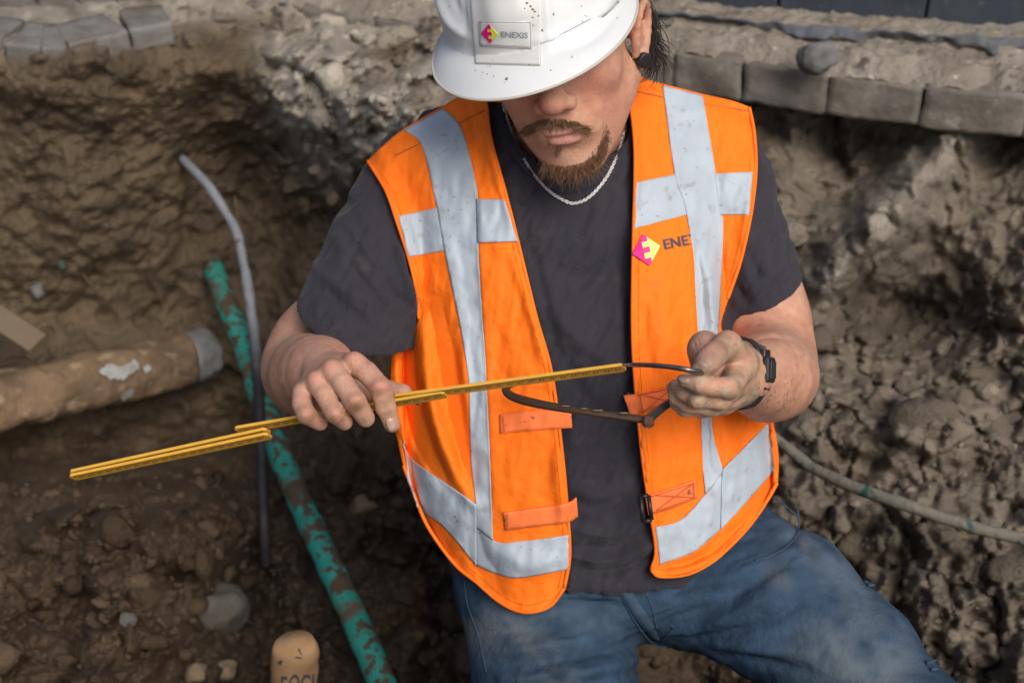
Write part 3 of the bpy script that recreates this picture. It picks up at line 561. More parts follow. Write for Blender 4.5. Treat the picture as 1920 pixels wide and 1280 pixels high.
for i, (pp, lb) in enumerate([([(440, 368, 2.68), (446, 410, 2.66), (452, 450, 2.67)], 'thin pale root strand beside the top of the grey cable'), ([(190, 560, 2.72), (130, 480, 2.68), (112, 455, 2.69)], 'thin root trailing across the left bank below the pipe stub')]):
    pipe_obj('root_strand', pp, 0.0026, 'root', n=6, ns=16, label=lb, cat='root')
# plank
A = c3(-150, 505, 2.50); B = c3(72, 648, 2.44); ex = B-A; L = np.linalg.norm(ex); ex /= L; nz = np.array([0.05, 0.62, 0.75]); nz -= ex*(nz@ex); nz /= np.linalg.norm(nz); ey = np.cross(nz, ex)
V, F = box((A+B)/2, ex*L/2, ey*0.022, nz*0.011); o = obj('plank', V, F, 'wood', smooth=False, label='weathered wooden plank end jutting in at the left edge', cat='plank'); bevel(o, 0.003)
# stake with ink marks
sp = spline([(553, 1206, 1.95), (552, 1260, 1.985), (550, 1440, 2.11)], 30); prof = np.concatenate([[0.84, 0.95, 0.99, 1.0, 1.0], np.ones(25)])
V, F = tube(c3a(sp), 0.0315*prof, 22, flat=(1.04, 0.8)); V[:, 1] += 0.004*np.sin(V[:, 0]*60); V = V+0.0022*np.stack([fbm(V*45+k*9, 3) for k in range(3)], 1)
stake = obj('wooden_stake', V, F, 'stake', label='pale wooden stake with rounded top and dark writing at the bottom', cat='stake')
st = bvh(V, F); tv, tf = textmesh('EOCI', 0.012); P = np.column_stack([527+tv[:, 0]*62, 1306-tv[:, 1]*40-tv[:, 0]*5+2*np.sin(tv[:, 0]*9)])
obj('writing', c3a(np.column_stack([P, fill_depth(st, P, hits(st, P), 1.9)-.0015])), [f[::-1] for f in tf], 'ink_dark', stake, smooth=False)
for a, b in ([[(559, 1216), (561, 1222), (564, 1226)], [(562, 1215), (564, 1221), (567, 1225)]], [[(554, 1230), (566, 1232)], [(554, 1233), (566, 1235)]], [[(520, 1240), (529, 1236)], [(526, 1246), (530, 1240)]]): decal('ink_mark', st, a, b, 'ink_dark', stake, lift=.0012, thick=.0004, nr=5, nc=3, guess=1.95)

# ================================================================== THE MAN
def pose(yaw, pitch, roll):
    cy, sy, cp, sp, cr, sr = math.cos(yaw), math.sin(yaw), math.cos(pitch), math.sin(pitch), math.cos(roll), math.sin(roll)
    X = np.array([cy, 0, sy]); Fo = np.array([-sy*cp, -sp, cy*cp]); Up = np.cross(Fo, X)
    return np.array([[cr, -sr, 0], [sr, cr, 0], [0, 0, 1]])@np.stack([X, Up, Fo], 1)
HR = pose(math.radians(14), math.radians(28), math.radians(8)); HC = c3(1050, 79, 1.52)
def hl(x, y, z): return HC+HR@np.array([x, y, z], float)

# ---- skin: one continuous body
B = Sdf()
# slender core inside the clothes joins head, arms and trunk
B.chain([(1062, 300, 1.68, 62), (1080, 640, 1.68, 70), (1120, 1040, 1.70, 80)], k=.03)
B.chain([(780, 345, 1.69, 58), (930, 285, 1.69, 52), (1190, 262, 1.69, 52), (1335, 310, 1.69, 58)], k=.03)
# right arm (left in the picture)
B.chain([(768, 365, 1.69, 58), (600, 640, 1.69, 60), ], k=.03)
B.chain([(590, 640, 1.69, 60), (574, 698, 1.665, 63), (582, 704, 1.58, 57), (602, 699, 1.51, 46)], k=.05)
B.chain([(602, 696, 1.52, 44), (614, 694, 1.475, 37)], k=.05)
# left arm
B.chain([(1345, 330, 1.69, 58), (1424, 530, 1.668, 62), (1438, 600, 1.655, 70), (1450, 668, 1.64, 66)], k=.03)
B.chain([(1448, 690, 1.630, 64), (1449, 704, 1.57, 67), (1438, 707, 1.515, 62), (1424, 708, 1.485, 54)], k=.045)
B.chain([(1424, 706, 1.485, 52), (1386, 686, 1.42, 36)], k=.02); B.chain([(1424, 706, 1.485, 52), (1384, 716, 1.42, 36)], k=.02)
# right hand: metacarpals, fingers over the ruler, thumb under it
for mx, my, md, r in ((664, 682, 1.416, 25), (624, 698, 1.410, 24), (594, 718, 1.414, 23), (570, 737, 1.426, 22)):
    B.cone(c3(612, 694, 1.475), c3(mx, my, md), 34*K*1.475, (r-3)*K*md, .009)
B.chain([(662, 682, 1.416, 23), (688, 698, 1.401, 20.5), (713, 726, 1.392, 21), (724, 764, 1.395, 19.5), (735, 795, 1.403, 16)], k=.002)
B.chain([(622, 694, 1.410, 23), (643, 718, 1.391, 20), (666, 752, 1.379, 21), (686, 784, 1.394, 17.5)], k=.002)
B.chain([(592, 714, 1.414, 21), (610, 742, 1.396, 18.5), (628, 774, 1.385, 19.5), (646, 791, 1.403, 16)], k=.002)
B.chain([(567, 734, 1.426, 20), (566, 756, 1.408, 18.5), (574, 777, 1.399, 18.5), (600, 793, 1.414, 15)], k=.002)
for (x, y, d, r) in ((664, 674, 1.404, 13), (622, 689, 1.398, 13), (592, 709, 1.403, 11), (566, 730, 1.414, 10)): B.ell(c3(x, y, d), [r*K*d]*3, k=.010)
for (x, y, d, r) in ((713, 722, 1.382, 11), (666, 750, 1.369, 11), (628, 773, 1.376, 10), (573, 774, 1.390, 9.5)): B.ell(c3(x, y, d), [r*K*d]*3, k=.008)
B.chain([(640, 712, 1.47, 34), (688, 728, 1.472, 25), (728, 735, 1.462, 21), (756, 736, 1.452, 17)], k=.006)
# left hand: fist round the caliper leg
for mx, my, md, r in ((1388, 684, 1.392, 29), (1384, 712, 1.396, 27), (1374, 738, 1.400, 24), (1356, 756, 1.410, 21)):
    B.cone(c3(1392, 702, 1.425), c3(mx, my, md), 40*K*1.42, r*K*md, .014)
B.ell(c3(1340, 698, 1.392), [44*K*1.39, 46*K*1.39, .022], k=.014)
B.ell(c3(1322, 655, 1.385), [34*K*1.39, 36*K*1.39, .024], k=.010)
B.chain([(1388, 676, 1.395, 32), (1364, 646, 1.358, 25), (1338, 666, 1.331, 22.5), (1326, 680, 1.326, 22), (1316, 693, 1.327, 16)], k=.006)
B.chain([(1390, 688, 1.388, 29), (1367, 726, 1.348, 21.5), (1340, 724, 1.336, 19), (1312, 720, 1.328, 17.5), (1284, 713, 1.330, 13.5)], k=.004)
B.chain([(1384, 716, 1.394, 26), (1352, 748, 1.358, 20), (1306, 748, 1.346, 17), (1282, 736, 1.352, 14.5), (1268, 722, 1.362, 13)], k=.004)
B.chain([(1374, 740, 1.400, 23), (1336, 762, 1.372, 18.5), (1290, 757, 1.362, 16.5), (1268, 744, 1.366, 14), (1261, 726, 1.376, 12.5)], k=.004)
B.chain([(1356, 756, 1.408, 20), (1318, 768, 1.388, 15), (1284, 766, 1.378, 14.5), (1266, 756, 1.382, 12)], k=.004)
for (x, y, d, r) in ((1367, 728, 1.338, 13), (1306, 750, 1.338, 10)): B.ell(c3(x, y, d), [r*K*d]*3, k=.010)
# head and neck
B.cone(hl(0, -.055, -.035), c3(1072, 262, 1.66), .058, .064, .02)
B.ell(hl(0, .035, -.012), (.077, .094, .097), HR, .02)
B.ell(hl(0, -.042, .026), (.061, .076, .062), HR, .03)
for s in (-1, 1):
    B.cone(hl(.056*s, -.050, -.004), hl(.018*s, -.106, .062), .021, .017, .022)
    B.ell(hl(.043*s, -.018, .055), (.024, .020, .022), HR, .02)
    B.ell(hl(.033*s, .013, .104), (.021, .012, .020), HR, .012, 's')
    B.ell(hl(.032*s, .010, .078), (.0135, .0115, .0125), HR, .004)
    B.cone(hl(.012*s, .030, .090), hl(.048*s, .030, .072), .008, .007, .014)
B.ell(hl(0, -.107, .070), (.020, .016, .018), HR, .018)
B.ell(hl(0, -.064, .074), (.033, .028, .022), HR, .016)
B.cone(hl(0, .024, .084), hl(0, -.022, .105), .0085, .0125, .012)
B.ell(hl(0, -.0275, .1120), (.0140, .0125, .0125), HR, .006)
for s in (-1, 1):
    B.ell(hl(.0150*s, -.0330, .1010), (.0085, .0090, .0110), HR, .004)
    B.ell(hl(.0075*s, -.0425, .1060), (.0038, .0030, .0050), HR, .002, 's')
    B.cone(hl(.024*s, -.036, .090), hl(.036*s, -.068, .080), .003, .002, .010, 's')
B.ell(hl(0, -.0655, .0945), (.0205, .0038, .0062), HR, .004)
B.ell(hl(0, -.0760, .0930), (.0175, .0052, .0066), HR, .004)
B.ell(hl(0, -.0705, .1035), (.0240, .0011, .0080), HR, .0020, 's')
B.ell(hl(0, -.0890, .0960), (.0160, .0050, .0070), HR, .006, 's')
for s in (-1, 1):                                         # ears
    rim = [(.077, -.028, .004), (.083, -.006, .006), (.090, .014, .000), (.094, .022, -.012), (.095, .012, -.024), (.092, -.008, -.025), (.087, -.026, -.016), (.082, -.038, -.006)]
    q = spline(rim, 14)
    for i in range(13): B.cone(hl(q[i][0]*s, *q[i][1:]), hl(q[i+1][0]*s, *q[i+1][1:]), .0042, .0042, .003)
    B.ell(hl(.080*s, -.004, -.012), (.008, .026, .017), HR, .006)
    B.ell(hl(.084*s, -.037, -.004), (.0055, .0095, .0085), HR, .004)
    B.ell(hl(.094*s, -.003, -.006), (.009, .018, .011), HR, .003, 's')
    B.ell(hl(.080*s, -.014, .006), (.004, .006, .004), HR, .003)
SV, SF = B.mesh(0.0021)
lab = np.arange(len(SV))                                  # keep the one outer surface (drops sealed inner pockets)
for _ in range(400):
    m_ = lab[SF].min(1); new = lab.copy(); np.minimum.at(new, SF.ravel(), np.repeat(m_, 4)); new = new[new]
    if (new == lab).all(): break
    lab = new
ids, cnt = np.unique(lab, return_counts=True); keep = lab == ids[cnt.argmax()]; remap = np.cumsum(keep)-1; SF = remap[SF[keep[SF[:, 0]]]]; SV = SV[keep]
SV = relax(SV, SF, 2, 0.4)
SP = to_px(SV); N = vnormals(SV, SF)
# creases at the finger joints and wrists
cre = [([(1330, 652), (1352, 668)], 2.2, -.0012), ([(1326, 658), (1348, 676)], 2.0, -.0010), ([(1322, 664), (1342, 682)], 2.0, -.0009),
       ([(702, 716), (722, 708)], 2.0, -.0007), ([(704, 722), (726, 714)], 2.0, -.0007), ([(708, 770), (736, 762)], 2.0, -.0007), ([(655, 742), (676, 734)], 2, -.0006), ([(618, 768), (638, 758)], 2, -.0006),
       ([(1345, 706), (1360, 700), (1378, 702)], 3, -.0012), ([(1404, 642), (1440, 630), (1480, 634), (1505, 650)], 4, -.003), ([(1300, 640), (1306, 656)], 2.2, -.0012), ([(1308, 636), (1313, 652)], 2.2, -.0012)]
near = SP[:, 2] < 1.62; dsp = np.zeros(len(SV)); 
for (x, y, dx, dy) in ((714, 712, 16, -6), (724, 758, 14, -4), (664, 740, 16, -8), (628, 764, 14, -9), (572, 768, 14, -3), (1362, 712, 5, 15), (1330, 712, 4, 14), (1300, 738, 3, 10), (1346, 742, 6, 10), (1290, 748, 4, 9)):
    for q_ in (-5, 0, 5): cre.append(([(x-dx-q_*dy*.06, y-dy+q_*.9), (x+dx-q_*dy*.06, y+dy+q_*.9)], 1.7, -.0009))
dsp[near] = folds(SP[near, :2], cre); SV = SV+N*dsp[:, None]
# real skin colouring: redder knuckles, nose and cheek, paler brow, mud on the left hand, stubble
skin = np.array([0.50, 0.265, 0.178]); C = np.tile(skin, (len(SV), 1)); nz = fbm(SV*90, 4)[:, None]; nz2 = fbm(SV*22+5, 3)[:, None]; C *= 1+0.16*nz+0.14*nz2*np.array([.5, 1.2, 1.3])
def blot(x, y, r, col, a, ar=1.0, dmax=1.6):
    global C
    w = (a*np.exp(-(((SP[:, 0]-x)/r)**2+((SP[:, 1]-y)/(r*ar))**2))*(SP[:, 2] < dmax))[:, None]; C = C*(1-w)+np.array(col)*w
red = (0.50, 0.17, 0.125)
armm = ((SP[:, 0] < 800) | (SP[:, 0] > 1270)) & (SP[:, 1] > 500); C[armm] *= np.array([1.0, 0.99, 0.98])
handR = (SP[:, 0] < 800) & (SP[:, 1] > 640) & (SP[:, 2] < 1.48); C[handR] = C[handR]*0.55+np.array([0.45, 0.265, 0.195])*0.45
for x, y, r in ((664, 668, 17), (620, 686, 15), (592, 706, 13), (714, 722, 14), (666, 752, 15), (629, 776, 14), (574, 776, 13), (1030, 200, 26), (1012, 205, 16), (1120, 140, 40), (1190, 40, 22), (1150, 210, 30), (1105, 165, 22), (990, 190, 22)): blot(x, y, r, red, 0.42, 1.0, 1.75)
mudc = (0.20, 0.125, 0.065)
for x, y, r, a in ((668, 760, 10, .8), (723, 758, 9, .55), (728, 772, 8, .5), (624, 784, 6, .6), (683, 790, 9, .45), (575, 790, 12, .3), (730, 745, 9, .35), (712, 735, 7, .3), (640, 770, 6, .3), (588, 780, 7, .35)): blot(x, y, r*1.15, mudc, min(1, a*1.25), 1.0, 1.45)
hl_mask = (SP[:, 0] > 1245) & (SP[:, 0] < 1425) & (SP[:, 1] > 615) & (SP[:, 1] < 790) & (SP[:, 2] < 1.43)
w = (hl_mask*np.clip(0.50+1.0*fbm(SV*45+8, 4), 0, .9))[:, None]; C = C*(1-w)+np.array([0.27, 0.185, 0.115])*w
w = (hl_mask*np.clip(0.05+1.2*fbm(SV*80+18, 3), 0, .6))[:, None]; C = C*(1-w)+np.array([0.40, 0.32, 0.23])*w
for x, y, r, a in ((1338, 668, 13, .55), (1352, 650, 12, .5), (1290, 722, 10, .3), (1318, 700, 8, .4)): blot(x, y, r, (0.13, 0.085, 0.05), a, 1.0, 1.42)
blot(1318, 650, 30, (0.40, 0.20, 0.17), .6, 1.0, 1.45)
for i in range(26): blot(1400+random.random()*110, 650+random.random()*115, 2.0, (0.20, 0.09, 0.05), .5, 1, 1.7)
loc = (SV-HC)@HR
lip = (np.abs(loc[:, 0]) < .022) & (loc[:, 2] > .08) & (loc[:, 1] < -.060) & (loc[:, 1] > -.083)
w = (lip*np.exp(-((loc[:, 1]+.0715)/.0085)**4)*np.exp(-(loc[:, 0]/.021)**4)*0.75)[:, None]; C = C*(1-w)+np.array([0.46, 0.19, 0.165])*w
stub = np.clip((-.055-loc[:, 1])/.03, 0, 1)*np.clip((loc[:, 2]+.0)/.03, 0, 1)*(loc[:, 1] > -.14)*np.clip(0.35+0.5*nz[:, 0], 0, 1)*0.35; C = C*(1-stub[:, None])+np.array([0.20, 0.125, 0.08])*stub[:, None]
person = obj('person', SV, SF, 'skin', col=np.clip(C, 0.02, 0.8), label='man in white hard hat and orange vest, head bowed, holding ruler and caliper', cat='person')
skin_tree = bvh(SV, SF)
# tattoo strokes on the forearm
decal('tattoo', skin_tree, [(1411, 650), (1424, 646), (1437, 650)], [(1412, 652), (1425, 649), (1437, 655)], mat('faded_ink', (0.09, 0.085, 0.085), .6, .3), person, lift=.0004, thick=.0002, nr=8, nc=3)
decal('tattoo', skin_tree, [(1418, 644), (1428, 646), (1434, 656)], [(1418, 646), (1426, 648), (1433, 658)], 'thread', person, lift=.0004, thick=.0002, nr=8, nc=3)
# finger nails
def nail(cx, cy, rx, ry, ang, m, lift=0.0008):
    t = np.linspace(0, 2*np.pi, 18, endpoint=False); rr = [(0, 0)]
    P = [(cx, cy)]; ca, sa = math.cos(ang), math.sin(ang)
    for q in (0.5, 1.0):
        for a in t:
            u = rx*q*math.copysign(abs(math.cos(a))**0.8, math.cos(a)); v = ry*q*math.copysign(abs(math.sin(a))**0.8, math.sin(a)); P.append((cx+u*ca-v*sa, cy+u*sa+v*ca))
    P = np.array(P); d = fill_depth(skin_tree, P, hits(skin_tree, P), 1.4); dm = d[0]; d = np.minimum(d, dm+0.004)-lift
    F = [(0, 1+(j+1) % 18, 1+j) for j in range(18)]+[(1+j, 1+(j+1) % 18, 19+(j+1) % 18, 19+j) for j in range(18)]
    return solidify(obj('nail', c3a(np.column_stack([P, d])), F, m, person), 0.0006, -1)
nail(733, 797, 10, 13, -0.25, 'nail'); nail(1313, 690, 15, 13, 0.6, 'nail_dirty'); nail(1281, 711, 12, 8, 0.25, 'nail_dirty')
# ear plug
pl = hl(.0850, -.036, .003); pd = HR@np.array([.55, -.05, .83]); V, F = tube(np.array([pl-pd*.004, pl+pd*.0030, pl+pd*.0036, pl+pd*.0037]), [.0080, .0082, .0075, .0060], 22); obj('ear_plug', V, F, 'black', person)

# ---- T-shirt
def loft_f(rows, inflate=0.0, nexp=2.3):
    r = np.array(rows, float); yy = np.linspace(r[0, 0], r[-1, 0], 200); sm = []
    for c in range(1, 5): sm.append(np.convolve(np.pad(np.interp(yy, r[:, 0], r[:, c]), 8, 'edge'), np.ones(17)/17, 'valid'))
    def f(p):
        d = -p[:, 2]; px = 960+p[:, 0]/(K*d); py = 640-p[:, 1]/(K*d); cx, hw, df, hd = [np.interp(py, yy, s) for s in sm]; dc = df+hd
        a = np.abs((px-cx)/hw)*hw*K*dc; A = hw*K*dc+inflate; b = np.abs(d-dc); Bq = hd+inflate
        q = ((a/A)**nexp+(b/Bq)**nexp)**(1/nexp); e = (q-1)*np.minimum(A, Bq)
        top = (p[:, 1]-(640-yy[0])*K*dc)-inflate; bot = ((640-yy[-1])*K*dc-p[:, 1])-inflate
        return np.maximum(e, np.maximum(top, bot))
    return f
ROWS = [(215, 1050, 250, 1.650, .10), (270, 1054, 300, 1.605, .125), (350, 1062, 318, 1.582, .135), (450, 1072, 312, 1.572, .138), (560, 1082, 312, 1.566, .140), (680, 1094, 326, 1.562, .140), (800, 1100, 330, 1.562, .140), (900, 1110, 326, 1.568, .138), (1000, 1124, 312, 1.580, .135), (1066, 1140, 296, 1.590, .13), (1078, 1142, 294, 1.592, .13)]
def torso(S, inf):
    S.add(loft_f(ROWS, inf), c3(1085, 650, 1.70), 0.42, .03)
    for a, b, ra, rb in (((1000, 235, 1.70), (775, 322, 1.69), 62, 62), ((1120, 215, 1.70), (1345, 276, 1.69), 62, 62)): S.cone(c3(*a), c3(*b), ra*K*1.69+inf, rb*K*1.69+inf, .05)
    S.cone(c3(1068, 225, 1.69), c3(1072, 300, 1.67), .072+inf, .09+inf, .04)
def half(point, n):
    point = np.asarray(point, float); n = np.asarray(n, float); n /= np.linalg.norm(n); return lambda p: (p-point)@n
T = Sdf(); torso(T, 0.0)
def sleeve(S, a, b, ra, rb, n, sq=1.0):
    a3 = c3(*a); b3 = c3(*b); ax = b3-a3; L = np.linalg.norm(ax); ax /= L; ext = b3+ax*0.08; r2 = rb+(rb-ra)*0.08/L; cut = half(b3, n); ab = ext-a3; LL = ab@ab
    def f(p):
        t = np.clip(((p-a3)@ab)/LL, 0, 1); q = p-a3-t[:, None]*ab; q[:, 2] *= sq; r = np.linalg.norm(q, axis=1)-(ra+(r2-ra)*t); inner = r+0.0055
        deep = ((p-b3)@ax)+0.075                               # hollow only near the opening
        return np.maximum(r, cut(p))
    S.add(f, (a3+ext)/2, np.linalg.norm(ab)/2+max(ra, rb), .02)
sleeve(T, (770, 362, 1.69), (672, 598, 1.650), .060, .0735, (-.36, -.90, -.42), 1.05)
sleeve(T, (1350, 335, 1.69), (1428, 553, 1.655), .060, .0515, (.42, -.86, -.30), 1.0)
# neck opening
T.ell(c3(1068, 222, 1.625), [.072, .070, .085], k=.008, op='s')
TV, TF = T.mesh(0.0035); TV = relax(TV, TF, 6, 0.5); TP = to_px(TV); N = vnormals(TV, TF)
tf_ = [([(600, 540), (650, 575), (700, 620)], 9, -.0035), ([(640, 470), (690, 540), (745, 600)], 8, -.003), ([(660, 430), (710, 500), (760, 560)], 8, .003), ([(645, 400), (640, 450), (655, 500)], 12, .003), ([(700, 470), (735, 540), (765, 575)], 7, -.003), ([(742, 450), (758, 520), (770, 590)], 8, .005), ([(590, 500), (640, 540), (690, 560)], 9, .002),
       ([(1440, 360), (1452, 430), (1470, 500)], 10, .002), ([(1400, 470), (1430, 520), (1470, 540)], 10, -.002), ([(1378, 530), (1400, 570)], 10, -.003), ([(1390, 480), (1420, 560)], 8, .002),
       ([(1070, 1040), (1150, 1048), (1235, 1010)], 7, .005), ([(1070, 1062), (1150, 1072), (1240, 1035)], 6, -.004), ([(1070, 1020), (1150, 1026), (1230, 985)], 7, -.003), ([(1065, 985), (1140, 1000), (1225, 950)], 8, .003), ([(1060, 900), (1130, 930), (1200, 900)], 14, .002), ([(1060, 930), (1110, 945), (1180, 925)], 8, -.0015),
       ([(1000, 480), (1080, 520), (1180, 480)], 22, -.003), ([(1010, 560), (1090, 640), (1180, 700)], 18, .003), ([(1180, 560), (1120, 700), (1075, 830)], 16, .0025), ([(1050, 660), (1110, 760), (1190, 830)], 14, -.002), ([(1165, 420), (1178, 600), (1182, 760)], 12, -.004), ([(985, 430), (1020, 560), (1048, 680)], 12, -.003), ([(1090, 850), (1140, 800), (1190, 790)], 12, .002)]
front = TP[:, 2] < 1.72; ds = np.zeros(len(TV)); ds[front] = 2.4*folds(TP[front, :2], tf_); ds += np.where(front, 0.0070*(.4-np.abs(fbm(np.column_stack([(TP[:, 0]+TP[:, 1]*.55)/38, (TP[:, 1]-TP[:, 0]*.55)/120, TP[:, 0]*0]), 3))), 0); ds += 0.0032*fbm(TV*np.array([14, 9, 14]), 3)
# hem bands: a slight step along the sleeve openings and the shirt hem
for ln in ([(553, 555), (600, 605), (660, 632), (715, 634), (788, 585)], [(1357, 582), (1420, 566), (1465, 535), (1500, 500)]):
    d_, t_, s_ = polydist(TP[:, :2], ln); ds += np.where(front, -0.0012*np.exp(-(d_/3.5)**2), 0)
OPEN = np.array([(911, 120), (920, 260), (945, 352), (970, 450), (1004, 590), (1034, 700), (1054, 850), (1063, 950), (1068, 1040), (1060, 1130), (1240, 1130), (1236, 1060), (1218, 950), (1204, 850), (1190, 700), (1186, 600), (1188, 440), (1191, 330), (1189, 250), (1175, 120)], float)
slv = ((TP[:, 0] < 735+0.30*np.clip(TP[:, 1]-300, 0, 180)) | (TP[:, 0] > 1420-0.28*np.clip(TP[:, 1]-350, 0, 250))) & (TP[:, 1] < 670)
under = front & ~slv & ~inpoly(TP[:, :2], OPEN); ds[under] = -0.004
for pl_, nn3 in (((672, 598, 1.650), (-.36, -.90, -.42)), ((1428, 553, 1.655), (.42, -.86, -.30))):                   # keep the sleeve openings crisp
    nv = np.array(nn3)/np.linalg.norm(nn3); near_cut = np.abs((TV-c3(*pl_))@nv); ds *= np.where(slv, sstep(0.0, .016, near_cut), 1)
TV = TV+N*ds[:, None]
shirt = obj('t_shirt', TV, TF, 'shirt', person, label='dark charcoal cotton T-shirt with short sleeves')
shirt_tree = bvh(TV, TF)
M['stitch'] = mat('grey_stitch', (0.075, 0.07, 0.075), .9, .1)
for ln in ([(558, 552), (602, 602), (660, 630), (715, 632), (782, 588)], [(1362, 582), (1420, 566), (1463, 535), (1496, 502)]):      # hem stitching
    q = spline(ln, 120); d = hits(shirt_tree, q); ok = ~np.isnan(d); q = q[ok]; d = d[ok]; parts = []
    for i in range(0, len(q)-2, 2): parts.append(tube(c3a(np.column_stack([q[i:i+2], d[i:i+2]-.0004])), .00045, 4))
    V, F = join(parts); obj('hem_stitching', V, F, 'stitch', shirt)
# neck rib
ribp = spline([(922, 178), (934, 226), (962, 278), (1004, 326), (1056, 352), (1108, 340), (1150, 298), (1172, 240), (1180, 180)], 60); dd = fill_depth(shirt_tree, ribp, hits(shirt_tree, ribp), 1.62); dd = np.convolve(np.pad(dd, 4, 'edge'), np.ones(9)/9, 'valid')
V, F = tube(c3a(np.column_stack([ribp, dd+.001])), .0075, 8, flat=(1, .55)); obj('collar', V, F, 'shirt', shirt)

# ---- jeans
J = Sdf()
J.ell(c3(1165, 1070, 1.722), [.180, .076, .118], k=.03); J.chain([(1010, 1040, 1.735, 150), (1290, 1020, 1.735, 150)], k=.04)
J.chain([(1010, 1120, 1.715, 150), (1040, 1300, 1.660, 144), (1060, 1560, 1.60, 138)], k=.035)
J.chain([(1325, 1065, 1.720, 148), (1465, 1135, 1.66, 136), (1590, 1245, 1.60, 122), (1720, 1390, 1.52, 116)], k=.035)
J.chain([(1060, 1560, 1.60, 140), (1040, 1700, 1.9, 110), (1020, 1720, 2.2, 90)], k=.04); J.chain([(1720, 1390, 1.52, 116), (1760, 1600, 1.75, 100), (1760, 1700, 2.0, 85)], k=.04)
JV, JF = J.mesh(0.0042); JV = relax(JV, JF, 3, 0.5); JP = to_px(JV); N = vnormals(JV, JF)
jf = [([(930, 1245), (1040, 1235), (1150, 1215), (1225, 1195)], 12, -.006), ([(930, 1225), (1040, 1212), (1150, 1190)], 12, .005), ([(940, 1275), (1040, 1268), (1150, 1250), (1210, 1225)], 10, .006), ([(920, 1290), (1060, 1290), (1180, 1260)], 9, -.005),
      ([(890, 1190), (960, 1180), (1040, 1180)], 12, -.004), ([(900, 1165), (980, 1150), (1080, 1140)], 16, .003), ([(1010, 1125), (1100, 1128), (1165, 1132)], 7, -.005), ([(1010, 1112), (1100, 1112), (1160, 1115)], 8, .004),
      ([(1250, 1165), (1330, 1140), (1420, 1090), (1490, 1040)], 12, -.006), ([(1260, 1185), (1350, 1165), (1440, 1120)], 9, .006), ([(1265, 1200), (1350, 1188), (1440, 1165), (1500, 1130)], 8, -.006), ([(1300, 1100), (1380, 1075), (1450, 1030)], 14, .005), ([(1310, 1120), (1380, 1100), (1450, 1060)], 9, -.004),
      ([(1330, 1205), (1420, 1215), (1520, 1225)], 12, .006), ([(1350, 1225), (1440, 1240), (1530, 1262)], 9, -.006), ([(1390, 1060), (1440, 1040), (1490, 1000), (1500, 960)], 9, -.004), ([(1600, 1090), (1630, 1130), (1635, 1180)], 14, -.004)]
front = JP[:, 2] < 1.75; ds = np.zeros(len(JV)); ds[front] = 1.2*folds(JP[front, :2], jf); uu = JP[:, 0]*.30+JP[:, 1]*.95; vv = JP[:, 0]*.95-JP[:, 1]*.30; ds += 0.0035*fbm(JV*11, 3)+np.where(front, 0.0050*(0.5-np.abs(fbm(np.column_stack([uu/26, vv/150, vv*0]), 3)))*np.exp(-((JP[:, 0]-1240)/230)**2), 0); JV = JV+N*ds[:, None]
den = np.array([0.031, 0.058, 0.098]); fade = np.array([0.115, 0.140, 0.165]); C = np.tile(den, (len(JV), 1)); n_ = fbm(JV*18, 4); C *= (1+0.35*n_+0.22*fbm(JV*70, 3))[:, None]
def jb(pts, wd, a, col):
    global C
    d_, t_, s_ = polydist(JP[:, :2], pts); w = (a*np.exp(-(d_/wd)**2)*(JP[:, 2] < 1.8)*np.clip(0.55+0.9*n_+0.5*fbm(JV*45+3, 3), 0, 1))[:, None]; C = C*(1-w)+np.array(col)*w
jb([(900, 1185), (1000, 1195), (1030, 1280)], 46, .55, (0.16, 0.165, 0.155)); jb([(905, 1150), (1000, 1170)], 30, .4, fade); jb([(1500, 1000), (1600, 1090), (1680, 1240)], 46, .45, fade); jb([(1560, 1230), (1640, 1280)], 70, .55, (0.16, 0.18, 0.185)); jb([(1040, 1150), (1140, 1160)], 26, .35, fade)
jb([(1455, 1035), (1450, 1060)], 14, .5, (0.035, 0.04, 0.05)); jb([(1521, 1036), (1525, 1044)], 12, .75, (0.04, 0.048, 0.055)); jb([(1505, 1020), (1510, 1028)], 6, .5, (0.18, 0.15, 0.10)); jb([(1450, 1080), (1470, 1090)], 16, .25, (0.20, 0.17, 0.12)); jb([(1075, 1100), (1160, 1105)], 22, .2, fade)
jeans = obj('jeans', JV, JF, 'denim', person, col=np.clip(C, .01, .6), label='worn blue denim jeans with faded thighs')
jt = bvh(JV, JF)
def seam(pts, r=0.0016, m='denim_seam', nm='seam', n=50, lift=.0004):
    q = spline(pts, n); d = fill_depth(jt, q, hits(jt, q), 1.65); V, F = tube(c3a(np.column_stack([q, d-lift])), r, 7); return obj(nm, V, F, m, jeans)
decal('fly_flap', jt, [(1148, 1078), (1170, 1125), (1196, 1170), (1222, 1200)], [(1166, 1074), (1192, 1118), (1220, 1164), (1240, 1204)], 'denim_seam', jeans, lift=.003, thick=.003)
seam([(1147, 1077), (1170, 1126), (1196, 1172), (1222, 1204), (1250, 1212)], .0016); seam([(1196, 1085), (1220, 1130), (1232, 1180)], .0010); seam([(1240, 1200), (1262, 1178), (1258, 1172)], .0014)
seam([(1050, 1092), (1100, 1092), (1150, 1080), (1200, 1068), (1260, 1062)], .0014)
seam([(1496, 955), (1497, 990), (1480, 1020), (1440, 1044), (1415, 1050)], .0010); seam([(1455, 935), (1475, 950), (1496, 968)], .0010); seam([(870, 1085), (876, 1130), (896, 1190), (912, 1260)], .0008)

